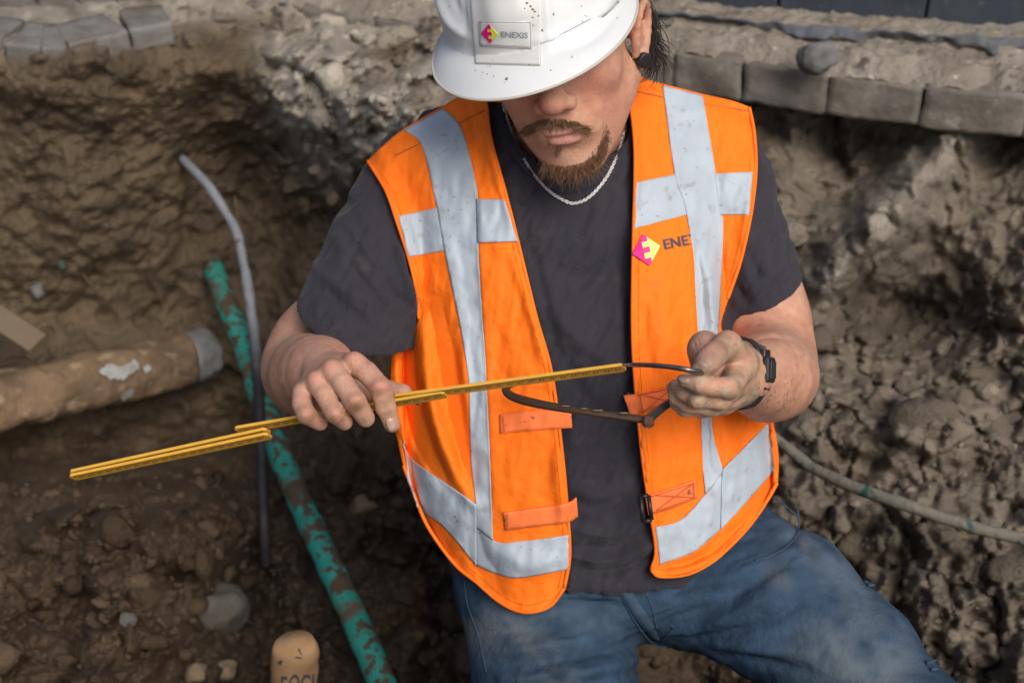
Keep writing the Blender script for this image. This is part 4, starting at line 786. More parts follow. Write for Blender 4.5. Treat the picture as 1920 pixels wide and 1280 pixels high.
# ---- safety vest: panels draped over an inflated trunk
Hh = Sdf(); torso(Hh, 0.010); HV, HF = Hh.mesh(0.008); HV = relax(HV, HF, 3, .5); hull = bvh(HV, HF)
def coons(top, bottom, left, right, nr, nc):
    Tt = spline(top, nc); Bb = spline(bottom, nc); Ll = spline(left, nr); Rr = spline(right, nr); u = np.linspace(0, 1, nc)[None, :, None]; v = np.linspace(0, 1, nr)[:, None, None]
    P = (1-v)*Tt[None]+v*Bb[None]+(1-u)*Ll[:, None]+u*Rr[:, None]-((1-u)*(1-v)*Tt[0]+u*(1-v)*Tt[-1]+(1-u)*v*Bb[0]+u*v*Bb[-1]); return P
def blur(D, it):
    for _ in range(it):
        E = np.pad(D, 1, 'edge'); D = (E[:-2, 1:-1]+E[2:, 1:-1]+E[1:-1, :-2]+E[1:-1, 2:]+2*D)/6
    return D
def drape(P, specs, steps=(), blurs=10, back=False, clear=0.004):
    nr, nc, _ = P.shape; pix = P.reshape(-1, 2); d = fill_depth(hull, pix, hits(hull, pix, back), 1.62 if not back else 1.85)
    if not back:
        up = pix[:, 1] < 560; ds = np.full(len(pix), np.nan); ds[up] = hits(shirt_tree, pix[up]); ok = ~np.isnan(ds); d[ok] = np.minimum(d[ok], ds[ok]-0.005)
        low = pix[:, 1] > 980; dj = np.full(len(pix), np.nan); dj[low] = hits(jt, pix[low]); ok = ~np.isnan(dj); d[ok] = np.minimum(d[ok], dj[ok]-0.016)
    D = blur(d.reshape(nr, nc), blurs); D = (np.minimum(D, d.reshape(nr, nc)+0.004) if not back else D).ravel()
    D = D-1.5*folds(pix, specs)-0.0022*fbm(np.column_stack([pix/38.0, np.zeros(len(pix))]), 3)-0.0040*(.4-np.abs(fbm(np.column_stack([pix[:, 0]/42+pix[:, 1]/300, pix[:, 1]/150, np.ones(len(pix))]), 3)))
    for ln, w, h in steps:                                # cloth on the right hand side of the line lies h higher
        dd, t, s = polydist(pix, ln); D = D-h*sstep(-w, w, -s*dd)*np.clip(np.minimum(t*9, (1-t)*9), 0, 1)
    if not back: D = np.minimum(D, d+0.004)
    return D-clear
LT = [(690, 302), (722, 272), (760, 242), (832, 200), (872, 180), (911, 186)]
LR = [(911, 186), (920, 260), (945, 352), (970, 450), (1004, 590), (1034, 700), (1054, 850), (1063, 950), (1068, 1040), (1058, 1102)]
LB = [(757, 872), (776, 925), (803, 988), (852, 1056), (895, 1092), (940, 1130), (984, 1147), (1030, 1136), (1058, 1102)]
LL = [(690, 302), (724, 358), (746, 420), (766, 482), (781, 545), (786, 598), (764, 630), (736, 655), (735, 760), (748, 830), (757, 872)]
PL = coons(LT, LB, LL, LR, 190, 84)
fl = [([(790, 600), (798, 700), (816, 790), (850, 880), (886, 940)], 15, .016), ([(766, 630), (772, 740), (798, 830), (840, 905)], 14, -.016), ([(743, 660), (748, 760), (768, 850)], 11, .010), ([(815, 560), (842, 690), (864, 800), (884, 920)], 16, -.012), ([(868, 640), (876, 760), (880, 880)], 10, .006), ([(800, 300), (812, 380), (822, 450)], 26, .004), ([(870, 450), (890, 600)], 18, -.005), ([(886, 1000), (900, 1050), (930, 1085)], 16, -.010), ([(930, 1030), (985, 1060), (1040, 1050)], 26, .008),
      ([(905, 1090), (930, 1108), (950, 1112)], 9, -.005), ([(905, 200), (925, 300), (958, 420)], 8, .004), ([(880, 205), (905, 330)], 9, -.003), ([(720, 330), (745, 400), (768, 470)], 8, .003), ([(960, 480), (1000, 600), (1030, 720)], 10, .005), ([(1045, 830), (1058, 960)], 12, .005), ([(930, 620), (950, 800)], 20, -.004)]
DL = drape(PL, fl, [([(896, 330), (898, 470), (903, 560), (909, 650), (914, 750), (919, 850), (922, 1000)], 4, .006)])
RT = [(1175, 139), (1210, 150), (1245, 160), (1318, 178), (1370, 190), (1405, 202)]
RL = [(1175, 139), (1189, 250), (1191, 330), (1188, 440), (1186, 600), (1190, 700), (1204, 850), (1218, 950), (1230, 1030), (1221, 1068)]
RB = [(1221, 1068), (1238, 1080), (1288, 1076), (1330, 1056), (1362, 1030), (1405, 985), (1440, 935), (1457, 905)]
RR = [(1405, 202), (1414, 250), (1417, 320), (1408, 400), (1388, 490), (1364, 560), (1352, 620), (1400, 660), (1438, 700), (1447, 780), (1458, 850), (1457, 905)]
PR = coons(RT, RB, RL, RR, 190, 66)
fr = [([(1306, 470), (1310, 560), (1314, 640)], 8, -.007), ([(1330, 500), (1335, 580), (1342, 640)], 10, .007), ([(1352, 470), (1356, 560), (1350, 620)], 7, -.005), ([(1318, 690), (1320, 800), (1325, 900)], 9, -.008), ([(1345, 700), (1360, 820), (1375, 880)], 18, .006), ([(1205, 700), (1212, 850), (1225, 960)], 14, .006), ([(1260, 960), (1300, 930), (1330, 890)], 14, -.007), ([(1240, 1065), (1300, 1052), (1360, 1010), (1410, 960)], 8, -.005), ([(1232, 1078), (1290, 1068), (1350, 1040)], 8, .007),
      ([(1185, 200), (1192, 320), (1190, 440)], 7, .004), ([(1400, 230), (1408, 330), (1392, 440)], 7, .003), ([(1240, 520), (1245, 620), (1250, 700)], 26, .005), ([(1205, 560), (1210, 680)], 16, -.003)]
DR = drape(PR, fr, [([(1322, 925), (1318, 860), (1316, 760), (1312, 640), (1306, 560), (1300, 470), (1288, 400)], 4, .005)])
# back panel, joined to the fronts along the shoulders and sides
BT = LT[:5]+[(911, 186), (1000, 196), (1100, 178), (1175, 140)]+RT[1:]; BB = [(757, 872), (850, 905), (1000, 930), (1150, 930), (1320, 930), (1457, 905)]
PB = coons(BT, BB, LL, RR, 110, 90); DB = drape(PB, [], blurs=14, back=True, clear=-.004).reshape(110, 90); e = np.minimum(np.arange(90), 89-np.arange(90))
shell = []
for P, D in ((PL, DL), (PR, DR)): shell.append((c3a(np.column_stack([P.reshape(-1, 2), D])), [tuple(q) for q in grid_faces(*P.shape[:2])[:, ::-1]]))
sh_l = np.interp(PB[0, :, 0], np.concatenate([PL[0, :, 0], PR[0, :, 0]]), np.concatenate([DL[:84], DR[:66]])); w = np.clip(np.arange(110)/16, 0, 1)[:, None]; w = np.sqrt(w); DB = (sh_l[None]+0.004)*(1-w)+DB*w
ed_l = np.interp(np.linspace(0, 1, 110), np.linspace(0, 1, 190), DL.reshape(190, 84)[:, 0]); ed_r = np.interp(np.linspace(0, 1, 110), np.linspace(0, 1, 190), DR.reshape(190, 66)[:, -1]); w2 = np.sqrt(np.clip(np.arange(90)/10, 0, 1))
DB = np.where(np.arange(90)[None] < 45, (ed_l[:, None]+.003)*(1-w2[None])+DB*w2[None], (ed_r[:, None]+.003)*(1-w2[::-1][None])+DB*w2[::-1][None])
shell.append((c3a(np.column_stack([PB.reshape(-1, 2), DB.ravel()])), [tuple(q) for q in grid_faces(110, 90)]))
VV, VF = join(shell); vest = obj('safety_vest', VV, VF, 'orange', person, label='fluorescent orange safety vest with grey reflective bands, worn open'); solidify(vest, 0.0022, 0)
fv, ff = join(shell[:2]); vt = bvh(fv, ff)
def strip(a, b, nm='reflective_strip', m='reflect', **k): return decal(nm, vt, a, b, m, vest, **dict(dict(lift=.0034, thick=.0012), **k))
strip([(758, 243), (788, 267), (804, 320), (818, 385), (833, 470), (852, 560), (868, 640), (880, 720), (881, 830), (885, 885), (892, 940), (894, 990)], [(832, 203), (862, 235), (880, 290), (893, 350), (895, 390), (897, 470), (902, 560), (908, 650), (913, 750), (918, 850), (921, 950), (924, 1014)])
strip([(748, 405), (826, 388)], [(766, 482), (838, 469)], lift=.0030, nr=22, nc=22); strip([(892, 373), (946, 374)], [(894, 455), (970, 452)], lift=.0044, nr=20, nc=22)
strip([(756, 826), (774, 862), (830, 902), (893, 946)], [(767, 905), (787, 953), (834, 990), (893, 1060)], lift=.0044, nr=48, nc=26); strip([(893, 946), (923, 1012), (990, 1013), (1066, 1003)], [(893, 1060), (930, 1075), (975, 1083), (1066, 1067)], lift=.0030, nr=44, nc=20)
strip([(1243, 161), (1247, 190), (1265, 320), (1285, 388), (1300, 470), (1305, 560), (1308, 605), (1312, 650), (1315, 760), (1318, 860), (1323, 925)], [(1317, 179), (1321, 198), (1335, 280), (1342, 325), (1351, 400), (1356, 412), (1354, 500), (1350, 580), (1346, 640), (1334, 785), (1356, 884)], nc=18, lift=.0042)
strip([(1195, 342), (1272, 325)], [(1189, 428), (1292, 401)], lift=.0030, nr=24, nc=24); strip([(1336, 326), (1411, 322)], [(1346, 402), (1405, 402)], lift=.0030, nr=20, nc=20)
strip([(1441, 793), (1400, 835), (1355, 881)], [(1451, 882), (1396, 945), (1352, 992)], lift=.0052, nr=40, nc=30); strip([(1355, 881), (1324, 924), (1277, 974), (1230, 988)], [(1352, 992), (1306, 1031), (1270, 1047), (1238, 1058)], lift=.0030, nr=34, nc=20)
for ln in ([(911, 206), (870, 226), (790, 268), (740, 292)], [(1178, 168), (1243, 182), (1318, 195), (1404, 208)]):      # shoulder seams
    q = spline(ln, 40); d = fill_depth(vt, q, hits(vt, q), 1.62); V, F = tube(c3a(np.column_stack([q, d-.0024])), .0006, 6); obj('shoulder_seam', V, F, mat('seam_thread', (0.40, 0.13, 0.05), .9, .1), vest)
def piping(P, nm='piping'):
    d = fill_depth(vt, P, hits(vt, P), 1.62); d = np.convolve(np.pad(d, 3, 'edge'), np.ones(7)/7, 'valid'); V, F = tube(c3a(np.column_stack([P, d-.0006])), .0022, 8); return obj(nm, V, F, 'edge', vest)
for ln in (LR, LB, LL[:6], RL, RB, RR[:6]): piping(spline(ln, 90))
def webbing(a, b, lift=.0045): return strip(a, b, 'strap', 'strap', lift=lift, thick=.0022)
webbing([(937, 777), (1000, 769), (1071, 770)], [(938, 812), (1000, 806), (1073, 802)]); webbing([(943, 961), (1010, 952), (1062, 944), (1081, 933)], [(947, 994), (1010, 986), (1064, 979), (1084, 968)])
webbing([(1169, 741), (1200, 737), (1262, 725)], [(1182, 779), (1205, 775), (1262, 752)]); webbing([(1210, 931), (1250, 918), (1306, 900)], [(1216, 966), (1255, 954), (1308, 934)])
M['edge_stitch'] = mat('orange_stitch', (0.62, 0.10, 0.008), .9, .1); M['strap_stitch'] = mat('strap_stitch', (0.60, 0.11, 0.03), .9, .1)
def stitch(ln, m='edge_stitch', n=80, lift=.0012, r=.00040, nm='stitching'):
    q = spline(ln, n); d = hits(vt, q); ok = ~np.isnan(d); q = q[ok]; d = d[ok]; V, F = tube(c3a(np.column_stack([q, d-lift])), r, 5); return obj(nm, V, F, m, vest)
for ln, ox, oy in ((LR[1:], -11, 0), (LB[1:-1], 3, -13), (LL[:6], 11, 0), (RL[1:], 11, 0), (RB[1:-1], -3, -13), (RR[1:6], -11, 0)): stitch([(x+ox, y+oy) for x, y in ln])
for ln in ([(1174, 744), (1258, 728)], [(1186, 776), (1258, 753)], [(1200, 738), (1206, 774)], [(1200, 738), (1258, 753)], [(1206, 774), (1258, 728)], [(1222, 930), (1302, 905)], [(1226, 960), (1304, 932)], [(1300, 904), (1303, 934)], [(1230, 928), (1302, 932)], [(1232, 956), (1300, 906)], [(944, 780), (946, 808)], [(951, 962), (953, 990)]): stitch(ln, 'strap_stitch', 24, .0072, .00045)
bk = [c3(x, y, 1.535) for x, y in ((1216, 928), (1201, 931), (1206, 978), (1222, 974))]
V, F = join([tube(np.array([bk[i], bk[(i+1) % 4]]), .0024, 8) for i in range(4)]); obj('buckle', V, F, 'black', vest)
bt = c3(1178, 741, 1.552); V, F = tube(np.array([bt, bt+[0, 0, .003]]), [.005, .004], 14); obj('snap_button', V, F, 'black', vest)
# printed emblem and lettering on the vest
E_POLY = [(-1, 0), (0, 1), (.22, .78), (.22, .52), (-.2, .52), (-.2, .17), (.26, .17), (.26, -.17), (-.2, -.17), (-.2, -.52), (.22, -.52), (.22, -.78), (0, -1)]
def emblem(tree, L, Tp, R, Bt, parent, lime, lift, guess):
    L, Tp, R, Bt = [np.array(q, float) for q in (L, Tp, R, Bt)]; c = (L+R)/2; c2 = (Tp+Bt)/2; c = (c+c2)/2; ex = (R-L)/2; ey = (Tp-Bt)/2
    polydecal('emblem_diamond', tree, [L, Tp, R, Bt], lime, parent, lift, guess); polydecal('emblem_letter', tree, [c+ex*u+ey*v for u, v in E_POLY], 'magenta', parent, lift+.0009, guess)
emblem(vt, (1186, 475), (1205, 439), (1238, 461), (1218, 498), vest, 'lime_pale', .0034, 1.58)
tv, tf = textmesh('ENEX', 0.025); P = np.column_stack([1245+tv[:, 0]*66+(tv[:, 1]-.5)*-4, 468-tv[:, 0]*13-tv[:, 1]*19]); d = fill_depth(vt, P, hits(vt, P), 1.58)
obj('lettering', c3a(np.column_stack([P, d-.0028])), [q[::-1] for q in tf], 'ink_dark', vest, smooth=False)

# ---- hard hat
hat = empty('hard_hat', 'muddy white hard hat with peak and sticker on the man\'s head', 'hard hat')
HHR = pose(math.radians(17), math.radians(32), math.radians(8)); HHC = c3(972, 176, 1.385)-HHR@np.array([0, -.028, .176])
NA, NU, NB = 240, 60, 22
rows = []
for i in range(NU):
    u = i/(NU-1); a = np.linspace(0, 2*np.pi, NA, endpoint=False); th = u*np.pi/2; rr = math.sin(th)**0.86; y = 0.122*math.cos(th)**0.80
    ax = .093; az = np.where(np.cos(a) > 0, .126, .134); x = ax*rr*np.sin(a)*(1+.0*u); z = az*rr*np.cos(a)
    ridge = 0.006*np.exp(-(x/.022)**4)*sstep(0.05, .5, u)*sstep(1.0, .85, u); k = 1+ridge/.12
    flare = 0.012*sstep(.45, .95, u); rows.append(np.stack([x*k*(1+flare/.11), np.full(NA, y)*k, z*k*(1+flare/.12)], 1))
base = rows[-1].copy()
for j in range(1, NB):
    v = j/(NB-1); a = np.linspace(0, 2*np.pi, NA, endpoint=False); fr_ = np.clip(np.cos(a), 0, 1)**0.95; wd = .0015+.0435*np.clip((fr_-.10)/.9, 0, 1); dr = .002+.026*fr_; dirv = np.stack([np.sin(a), np.zeros(NA), np.cos(a)], 1)
    rows.append(base+dirv*(wd*v)[:, None]+np.array([0, -1, 0])*(dr*v**1.5)[:, None])
hatV = HHC+np.vstack(rows)@HHR.T; nR = len(rows); hatF = []
for i in range(nR-1):
    for j in range(NA): hatF.append((i*NA+j, (i+1)*NA+j, (i+1)*NA+(j+1) % NA, i*NA+(j+1) % NA))
hatF = np.array(hatF); hp = to_px(hatV); nn = vnormals(hatV, hatF); facing = nn[:, 2] > 0.0
if (nn[:NA*4]@HHR[:, 1]).mean() < 0: hatF = hatF[:, ::-1]; nn = -nn; facing = nn[:, 2] > 0
hd_ = np.zeros(len(hatV)); hd_[facing] = folds(hp[facing, :2], [([(818, -40), (828, 10), (848, 48), (880, 72)], 7, .006), ([(846, -40), (852, 0), (866, 40)], 8, -.003), ([(990, 80), (1036, 76), (1078, 64), (1114, 40), (1140, 6), (1152, -40)], 14, .007), ([(1040, 96), (1080, 88), (1125, 60), (1155, 20)], 11, -.0025), ([(1024, -30), (1026, 40), (1030, 90)], 9, .004), ([(866, -30), (872, 40), (880, 90)], 6, -.002)])
hatV = hatV+nn*hd_[:, None]
shell_o = obj('shell', hatV, hatF, 'hat', hat); solidify(shell_o, .0028, -1)
hat_tree = bvh(hatV, hatF)
rim = hatV[-NA:]; V, F = tube(np.vstack([rim, rim[:2]]), .0015, 8, caps=False); obj('rim', V, F, 'hat_edge', hat)
pl_o = decal('front_plate', hat_tree, [(878, -60), (882, 0), (886, 60), (891, 117)], [(1008, -60), (1010, 0), (1012, 60), (1013, 120)], 'plate', hat, lift=.0050, thick=.0055, guess=1.42, nr=40, nc=26); bevel(pl_o, .0012)
P = ruled([(878, -60), (882, 0), (886, 60), (891, 117)], [(1008, -60), (1010, 0), (1012, 60), (1013, 120)], 40, 26); ptree = bvh(c3a(np.column_stack([P, fill_depth(hat_tree, P, hits(hat_tree, P), 1.42)-.0050])), grid_faces(40, 26)[:, ::-1])
stk = decal('sticker', ptree, [(897, 41), (899, 86)], [(995, 40), (997, 92)], 'sticker', hat, lift=.0010, thick=.0005, guess=1.42, nr=10, nc=16)
for a, b in ([[(897, 41), (995, 42)], [(897, 42), (995, 43)]], [[(900, 86), (996, 91)], [(900, 87), (996, 92)]], [[(897, 41), (900, 86)], [(898, 41), (901, 86)]], [[(995, 41), (996, 92)], [(994, 41), (995, 92)]]): decal('sticker_outline', ptree, a, b, 'sticker_line', stk, lift=.0015, thick=.0003, guess=1.42, nr=12, nc=2)
emblem(ptree, (901, 63), (916, 46), (933, 65), (919, 82), stk, 'lime', .0024, 1.42)
tv, tf = textmesh('ENEXIS', 0.02); P = np.column_stack([939+tv[:, 0]*51, 70.5+tv[:, 0]*2-tv[:, 1]*11]); d = fill_depth(ptree, P, hits(ptree, P), 1.42); obj('lettering', c3a(np.column_stack([P, d-.0018])), [q[::-1] for q in tf], 'ink_grey', stk, smooth=False)
rgh = np.random.default_rng(3); bm = bmesh.new(); bmesh.ops.create_icosphere(bm, subdivisions=2, radius=1.0); P0 = np.array([v.co[:] for v in bm.verts]); F0 = [tuple(v.index for v in f.verts) for f in bm.faces]; bm.free(); parts = []
for (x, y, r) in [(950, 148, 5.2), (891, 132, 1.8), (905, 136, 1.6), (914, 139, 2.0), (926, 143, 1.6), (988, 6, 3), (995, 12, 3), (999, 18, 3.2), (1003, 22, 2.4), (999, 33, 2.4), (984, 16, 2.2), (1010, 30, 2.0), (1017, 57, 3.2), (1000, 48, 2), (1038, 27, 2.4), (1054, 166, 2.2), (1062, 162, 2), (1074, 155, 2.4), (1081, 150, 2), (1033, 132, 1.5), (843, 12, 1.4), (834, 24, 1.3), (966, 84, 2.2), (1092, 40, 1.6), (1157, 34, 1.8), (1090, 12, 1.4)]:
    d = hits(hat_tree, [(x, y)])[0]; dpl = hits(ptree, [(x, y)])[0]; d = d if np.isnan(dpl) else min(dpl, d)
    if np.isnan(d): continue
    Q = P0*(1+.35*fbm(P0*1.5+x, 2))[:, None]*rgh.uniform(.6, 1.2, 3); Q[:, 2] *= .4; parts.append((c3(x, y, d-.0006)+Q*r*.75*K*d, F0))
V, F = join(parts); obj('mud_specks', V, F, 'mud', hat, kind='stuff')

# ---- facial hair and hair, strand by strand
def strand_mesh(paths, r0):
    Vs = []; Fs = []; o = 0; tri = np.array([0, 2.094, 4.189])
    for p in paths:
        m = len(p); t = p[-1]-p[0]; a = np.cross(t, [0.3, 0.2, 0.93]); a /= np.linalg.norm(a)+1e-9; b = np.cross(t/np.linalg.norm(t), a); rr = r0*np.linspace(1, .25, m)*random.uniform(.8, 1.25)
        V = (p[:, None]+rr[:, None, None]*(np.cos(tri)[None, :, None]*a+np.sin(tri)[None, :, None]*b)).reshape(-1, 3); Vs.append(V)
        for i in range(m-1):
            for j in range(3): Fs.append((o+i*3+j, o+i*3+(j+1) % 3, o+(i+1)*3+(j+1) % 3, o+(i+1)*3+j))
        o += len(V)
    return np.vstack(Vs), np.array(Fs)
def strand_cols(paths, dark, light):
    a, b = np.array(dark), np.array(light); return np.vstack([np.tile(a+(b-a)*random.random()**1.4, (len(p)*3, 1)) for p in paths])
def grow(poly, n, dirf, lenf, rise=0.35, curl=0.15, seg=5, sag=0.0):
    poly = np.array(poly, float); lo = poly.min(0); hi = poly.max(0); out = []
    while len(out) < n:
        q = lo+(hi-lo)*np.random.default_rng(len(out)*7+n+int(random.random()*1e6)).random(2)
        if not inpoly(q[None], poly)[0]: continue
        d = hits(skin_tree, [q])[0]
        if np.isnan(d) or d > 1.66: continue
        dx, dy = dirf(q[0], q[1]); L = lenf(q[0], q[1])*random.uniform(.6, 1.2); dx += random.gauss(0, .22); dy += random.gauss(0, .16); s = np.linspace(0, 1, seg); nrm = math.hypot(dx, dy)+1e-9; dx /= nrm; dy /= nrm; cu = random.gauss(0, curl)
        X = q[0]+L*(dx*s+cu*s*s*-dy); Y = q[1]+L*(dy*s+cu*s*s*dx); D = d+.0008-L*K*d*rise*np.sin(s*1.9)*random.uniform(.5, 1.1)+sag*s*s; out.append(c3a(np.column_stack([X, Y, D])))
    return out
mp = grow([(978, 250), (985, 237), (1010, 226), (1032, 220), (1056, 221), (1080, 226), (1104, 238), (1102, 249), (1080, 245), (1056, 239), (1036, 238), (1012, 244), (992, 253)], 900, lambda x, y: ((-0.85 if x < 1038 else .85)*min(1, abs(x-1038)/22+.15), .62), lambda x, y: 9+random.random()*12, .36, .35)
V, F = strand_mesh(mp, .00026); obj('moustache', V, F, 'strand', person, col=strand_cols(mp, (.045, .022, .010), (.34, .19, .085)))
gp = grow([(1012, 296), (1034, 306), (1062, 310), (1094, 302), (1118, 284), (1130, 252), (1141, 250), (1138, 282), (1122, 304), (1096, 320), (1060, 325), (1030, 318), (1012, 306)], 1000, lambda x, y: ((x-1068)*.006+(.10 if x < 1040 else -.05), 1), lambda x, y: min(36, 12+random.expovariate(1/12)) if y > 290 else 13, .30, .3)
gp += grow([(1036, 270), (1054, 270), (1052, 282), (1046, 290), (1040, 284)], 48, lambda x, y: (0, 1), lambda x, y: 12, .3)
stb = grow([(960, 230), (1000, 296), (1060, 330), (1120, 310), (1150, 240), (1165, 160), (1120, 200), (1100, 260), (1000, 262)], 700, lambda x, y: (.1, 1), lambda x, y: 3.2, .5)
V, F = strand_mesh(stb, .00012); obj('stubble', V, F, 'beard', person, kind='stuff')
gp += grow([(1100, 296), (1126, 262), (1136, 232), (1144, 232), (1146, 262), (1134, 296), (1110, 318)], 260, lambda x, y: (-.2, 1), lambda x, y: 11, .25)
V, F = strand_mesh(gp, .00025); obj('beard', V, F, 'strand', person, col=strand_cols(gp, (.035, .017, .009), (.32, .15, .065)))
ah = grow([(520, 640), (560, 608), (620, 640), (600, 700), (560, 760), (522, 720)], 260, lambda x, y: (.5, .8), lambda x, y: 9, .25)+grow([(1420, 650), (1500, 640), (1518, 690), (1480, 770), (1400, 770), (1420, 700)], 330, lambda x, y: (-.3, .9), lambda x, y: 9, .25)
V, F = strand_mesh(ah, .00019); obj('arm_hair', V, F, 'arm_hair', person, kind='stuff')
hpth = []
for i in range(420):                                      # loose waves sweeping out from behind the ear
    rt = hl(.080+random.uniform(-.006, .010), random.uniform(-.052, .020), random.uniform(-.064, -.040)); R_ = random.uniform(.007, .019); a0 = random.uniform(.2, 1.5); sw = random.uniform(1.6, 3.6); s = np.linspace(0, 1, 12); an = a0-sw*s
    zz = random.uniform(-.006, .012)*s; hpth.append(rt+np.stack([R_*(np.cos(an)-math.cos(a0))+R_*.9*s*random.uniform(.6, 1.5), R_*(np.sin(an)-math.sin(a0))-R_*.5*s, zz], 1))
for i in range(16):                                       # a few stray hairs
    rt = hl(.088, random.uniform(-.045, .01), -.045); s = np.linspace(0, 1, 10); L = random.uniform(.02, .04); hpth.append(rt+np.stack([L*np.sin(s*2.2)*random.uniform(.4, .9), -L*s*random.uniform(-.3, 1.1), .004*s], 1))
V, F = strand_mesh(hpth, .00055); obj('hair', V, F, 'hair', person)
hcap = Sdf(); hcap.ell(hl(.083, -.014, -.052), (.016, .034, .018), HR, .01); hcap.ell(hl(0, .02, -.035), (.074, .078, .078), HR, .01); V, F = hcap.mesh(.006); obj('hair_cap', V, F, 'hair', person)

# ---- chain necklace
ch = spline([(938, 168), (944, 196), (954, 232), (972, 278), (998, 322), (1030, 358), (1058, 376), (1078, 381), (1104, 370), (1132, 340), (1153, 302), (1168, 256), (1175, 214), (1175, 182), (1170, 158)], 120)
dsk = np.nan_to_num(hits(skin_tree, ch), nan=9); dsk[dsk < 1.572] = 9; dc = np.fmin(np.nan_to_num(hits(shirt_tree, ch), nan=9), dsk); dc = np.where(dc > 5, np.nan, dc); ii = np.arange(len(dc)); okk = ~np.isnan(dc); dc = np.interp(ii, ii[okk], dc[okk]); dc = np.convolve(np.pad(dc, 4, 'edge'), np.ones(9)/9, 'valid')
q = c3a(np.column_stack([ch, dc-.0028])); parts = []; sgm = np.linalg.norm(np.diff(q, axis=0), axis=1).mean()
for i in range(1, len(q)-1):
    t = q[i+1]-q[i-1]; t /= np.linalg.norm(t); nvec = np.array([0, 0, 1.0]); s_ = np.cross(t, nvec); s_ /= np.linalg.norm(s_); n_ = np.cross(s_, t)
    u_, w_ = ((s_*.95+n_*.3), 0) if i % 2 else ((s_*.25-n_*.97), 0); a = np.linspace(0, 2*np.pi, 11, endpoint=False); ringp = q[i]+np.cos(a)[:, None]*t*sgm*.82+np.sin(a)[:, None]*u_*.00150
    parts.append(tube(np.vstack([ringp, ringp[:2]]), .00046, 5, caps=False))
V, F = join(parts); obj('necklace', V, F, 'silver', label='silver link chain necklace hanging over the dark shirt', cat='necklace')

# ---- wrist watch
watch = empty('wrist_watch', 'black digital sports watch on the wrist of the hand with the caliper', 'watch')
wc = c3(1389, 700, 1.428); axw = c3(1424, 706, 1.485)-c3(1384, 700, 1.42); axw /= np.linalg.norm(axw); eu = np.array([0, 1.0, 0]); eu -= axw*(eu@axw); eu /= np.linalg.norm(eu); er = np.cross(eu, axw); er = er if er[0] > 0 else -er
a = np.linspace(0, 2*np.pi, 65)[:-1]; rings = []
for (o_, k) in ((-.009, 1.0), (-.0092, 1.06), (-.008, 1.10), (.008, 1.10), (.0092, 1.06), (.009, 1.0)): rings.append(wc+axw*o_+np.cos(a)[:, None]*er*.0255*k+np.sin(a)[:, None]*eu*.0335*k)
V = np.vstack(rings); F = [(i*64+j, i*64+(j+1) % 64, ((i+1) % 6)*64+(j+1) % 64, ((i+1) % 6)*64+j) for i in range(6) for j in range(64)]; o = obj('strap', V, F, 'watch', watch)
cc = wc+er*.0285+eu*.004
V, F = box(cc, er*.0040, eu*.0130, axw*.0130); o = obj('case', V, F, 'watch', watch, smooth=False); bevel(o, .003, 3)
V, F = box(cc+er*.0048, er*.0007, eu*.0088, axw*.0088); bevel(obj('display', V, F, 'glass', watch, smooth=False), .001)
for s in (-1, 1):
    for q_ in (-.010, .010):
        V, F = box(cc+axw*s*.0135+eu*q_*.7, er*.002, eu*.0028, axw*.0018); bevel(obj('button', V, F, 'black', watch, smooth=False), .0006)
for s in (-1, 1):
    V, F = box(cc+eu*s*.0158-er*.0035, er*.0028, eu*.0046, axw*.0098); bevel(obj('lug', V, F, 'watch', watch, smooth=False), .0015)

# ---- folding ruler
ruler = empty('folding_ruler', 'yellow wooden folding ruler held between both hands', 'ruler')
tl = math.radians(23); wv = np.array([0, -math.sin(tl), -math.cos(tl)]); tvec = np.array([0, math.cos(tl), -math.sin(tl)])
def stick(x0, y0, d0, x1, y1, d1, taper0=False, taper1=False):
    A = c3(x0, y0, d0); B = c3(x1, y1, d1); ax = B-A; L = np.linalg.norm(ax); ax /= L; w = wv-ax*(wv@ax); w /= np.linalg.norm(w); t = np.cross(ax, w); t = t if t@tvec > 0 else -t
    prof = [(0, .0016), (.0016, 0), (L-.0016, 0), (L, .0016)]; H = .0017; Wd = .0160; out = []
    outl = [(0, .003), (.003, 0), (L-.003, 0), (L, .003), (L, Wd-.003), (L-.003, Wd), (.003, Wd), (0, Wd-.003)]; V = [A+ax*u+w*v+t*s*H for s in (-1, 1) for u, v in outl]; F = [tuple(range(8)), tuple(range(15, 7, -1))]+[(j, 8+j, 8+(j+1) % 8, (j+1) % 8) for j in range(8)]
    o = obj('segment', np.array(V), F, 'ruler', ruler, smooth=False); bevel(o, .0004, 1)
    parts = []; s = .006; k = 0
    while s < L-.004:
        ln = .0062 if k % 5 == 0 else .0034; parts.append(box(A+ax*s+w*(ln/2+.0004)-t*(H+.00012), ax*.00028, w*ln/2, t*.0001))
        if k % 5 == 2: parts.append(box(A+ax*s+w*.0075-t*(H+.00012), ax*.0009, w*.0013, t*.0001)); parts.append(box(A+ax*(s+.0032)+w*.0075-t*(H+.00012), ax*.0008, w*.0013, t*.0001))
        s += .0022; k += 1
    V, F = join(parts); obj('scale_marks', V, F, 'ruler_dark', o, smooth=False)
    return o
stick(735, 741, 1.432, 1168, 682.5, 1.366); stick(437, 801.5, 1.474, 832, 733.5, 1.419); stick(128, 883, 1.520, 497, 802.5, 1.468); stick(127, 891, 1.521, 500, 811.5, 1.468)
for (x, y, d) in ((784, 740, 1.438), (468, 804, 1.48)):
    p = c3(x, y, d)+wv*.0075; V, F = tube(np.array([p-tvec*.007, p+tvec*.0022]), .0032, 14); obj('hinge', V, F, 'steel', ruler)

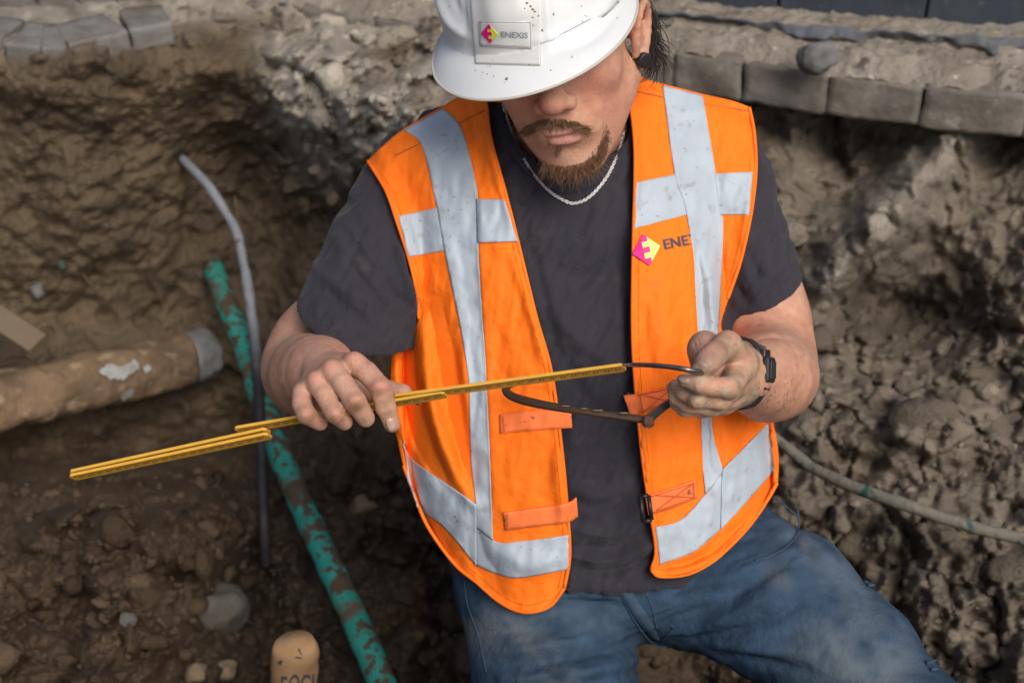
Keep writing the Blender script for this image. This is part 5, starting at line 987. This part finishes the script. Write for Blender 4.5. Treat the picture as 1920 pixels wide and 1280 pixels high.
# ---- old caliper
cal = empty('caliper', 'rusty curved steel caliper with bowed legs, tip touching the ruler end', 'caliper')
def bar(pts, wa, wb, m, n=80, nm='leg', hint=(0, .35, .94), prof=None):
    q = c3a(spline(pts, n)); t = np.gradient(q, axis=0); t /= np.linalg.norm(t, axis=1, keepdims=True); Vs = []; pr = np.ones(n) if prof is None else np.asarray(prof)
    for i in range(n):
        h = np.array(hint); h = h-t[i]*(h@t[i]); h /= np.linalg.norm(h); s = np.cross(t[i], h)
        for u, v in ((1, .6), (.6, 1), (-.6, 1), (-1, .6), (-1, -.6), (-.6, -1), (.6, -1), (1, -.6)): Vs.append(q[i]+s*u*wa/2*pr[i]+h*v*wb/2)
    F = [(i*8+j, i*8+(j+1) % 8, (i+1)*8+(j+1) % 8, (i+1)*8+j) for i in range(n-1) for j in range(8)]+[tuple(range(7, -1, -1)), tuple((n-1)*8+j for j in range(8))]; return obj(nm, np.array(Vs), F, m, cal)
bar([(1214, 787, 1.372), (1150, 779, 1.385), (1080, 769, 1.40), (1010, 757, 1.425), (965, 745, 1.45), (948, 732, 1.465), (956, 720, 1.475), (985, 712, 1.478), (1040, 704, 1.475), (1085, 697, 1.47)], .0070, .0056, 'rust', prof=np.interp(np.linspace(0, 1, 80), [0, .3, .55, .75, 1], [1.0, .95, 1.25, 1.0, .6]))
bar([(1214, 787, 1.366), (1248, 760, 1.392), (1290, 735, 1.402), (1322, 712, 1.375), (1318, 700, 1.3255), (1290, 693, 1.308), (1250, 687, 1.318), (1208, 684, 1.338), (1186, 684, 1.352)], .0048, .0058, 'dark_steel', prof=np.interp(np.linspace(0, 1, 80), [0, .25, .6, 1], [1.9, 1.5, .9, .62]))
bar([(1196, 684, 1.345), (1180, 684, 1.355), (1168, 684.5, 1.362)], .0034, .0036, 'steel', n=12, nm='tip', prof=np.linspace(1, .5, 12))
hc = c3(1215, 788, 1.366); V, F = tube(np.array([hc+[0, -.0052, .001], hc+[0, -.0040, .0015], hc+[0, .002, -.001]]), [.0048, .0060, .0060], 8); obj('hinge', V, F, 'rust', cal, smooth=False)
for (x, y, d, r) in ((1170, 774, 1.375, 4), (1120, 769, 1.385, 4), (1060, 761, 1.40, 3.5), (1095, 766, 1.392, 3)):
    V = c3(x, y, d)+P0*(1+.3*fbm(P0*1.6+x, 2))[:, None]*np.array([2.6, .35, .8])*r*K*d; obj('mud_crumb', V, F0, 'mud', cal)

# frayed bits of denim on the outer thigh
for (x, y, dx, dy) in ((1634, 1092, 12, 4), (1628, 1086, 8, 9), (1744, 1238, 22, -4), (1752, 1250, 16, 2)):
    d = fill_depth(jt, np.array([[x-8, y+6]], float), hits(jt, [(x-8, y+6)]), 1.6)[0]; A = c3(x-8, y, d); Bq = c3(x-6, y+9, d-.003); Cq = c3(x+dx, y+dy, d+.004); m_ = (A+Bq)/2+(Cq-A)*.45+np.array([0, .002, .003])
    o = obj('frayed_tear', np.array([A, Bq, Cq, m_]), [(0, 1, 3), (1, 2, 3), (2, 0, 3)], 'denim_seam', jeans); solidify(o, .0012, 0)
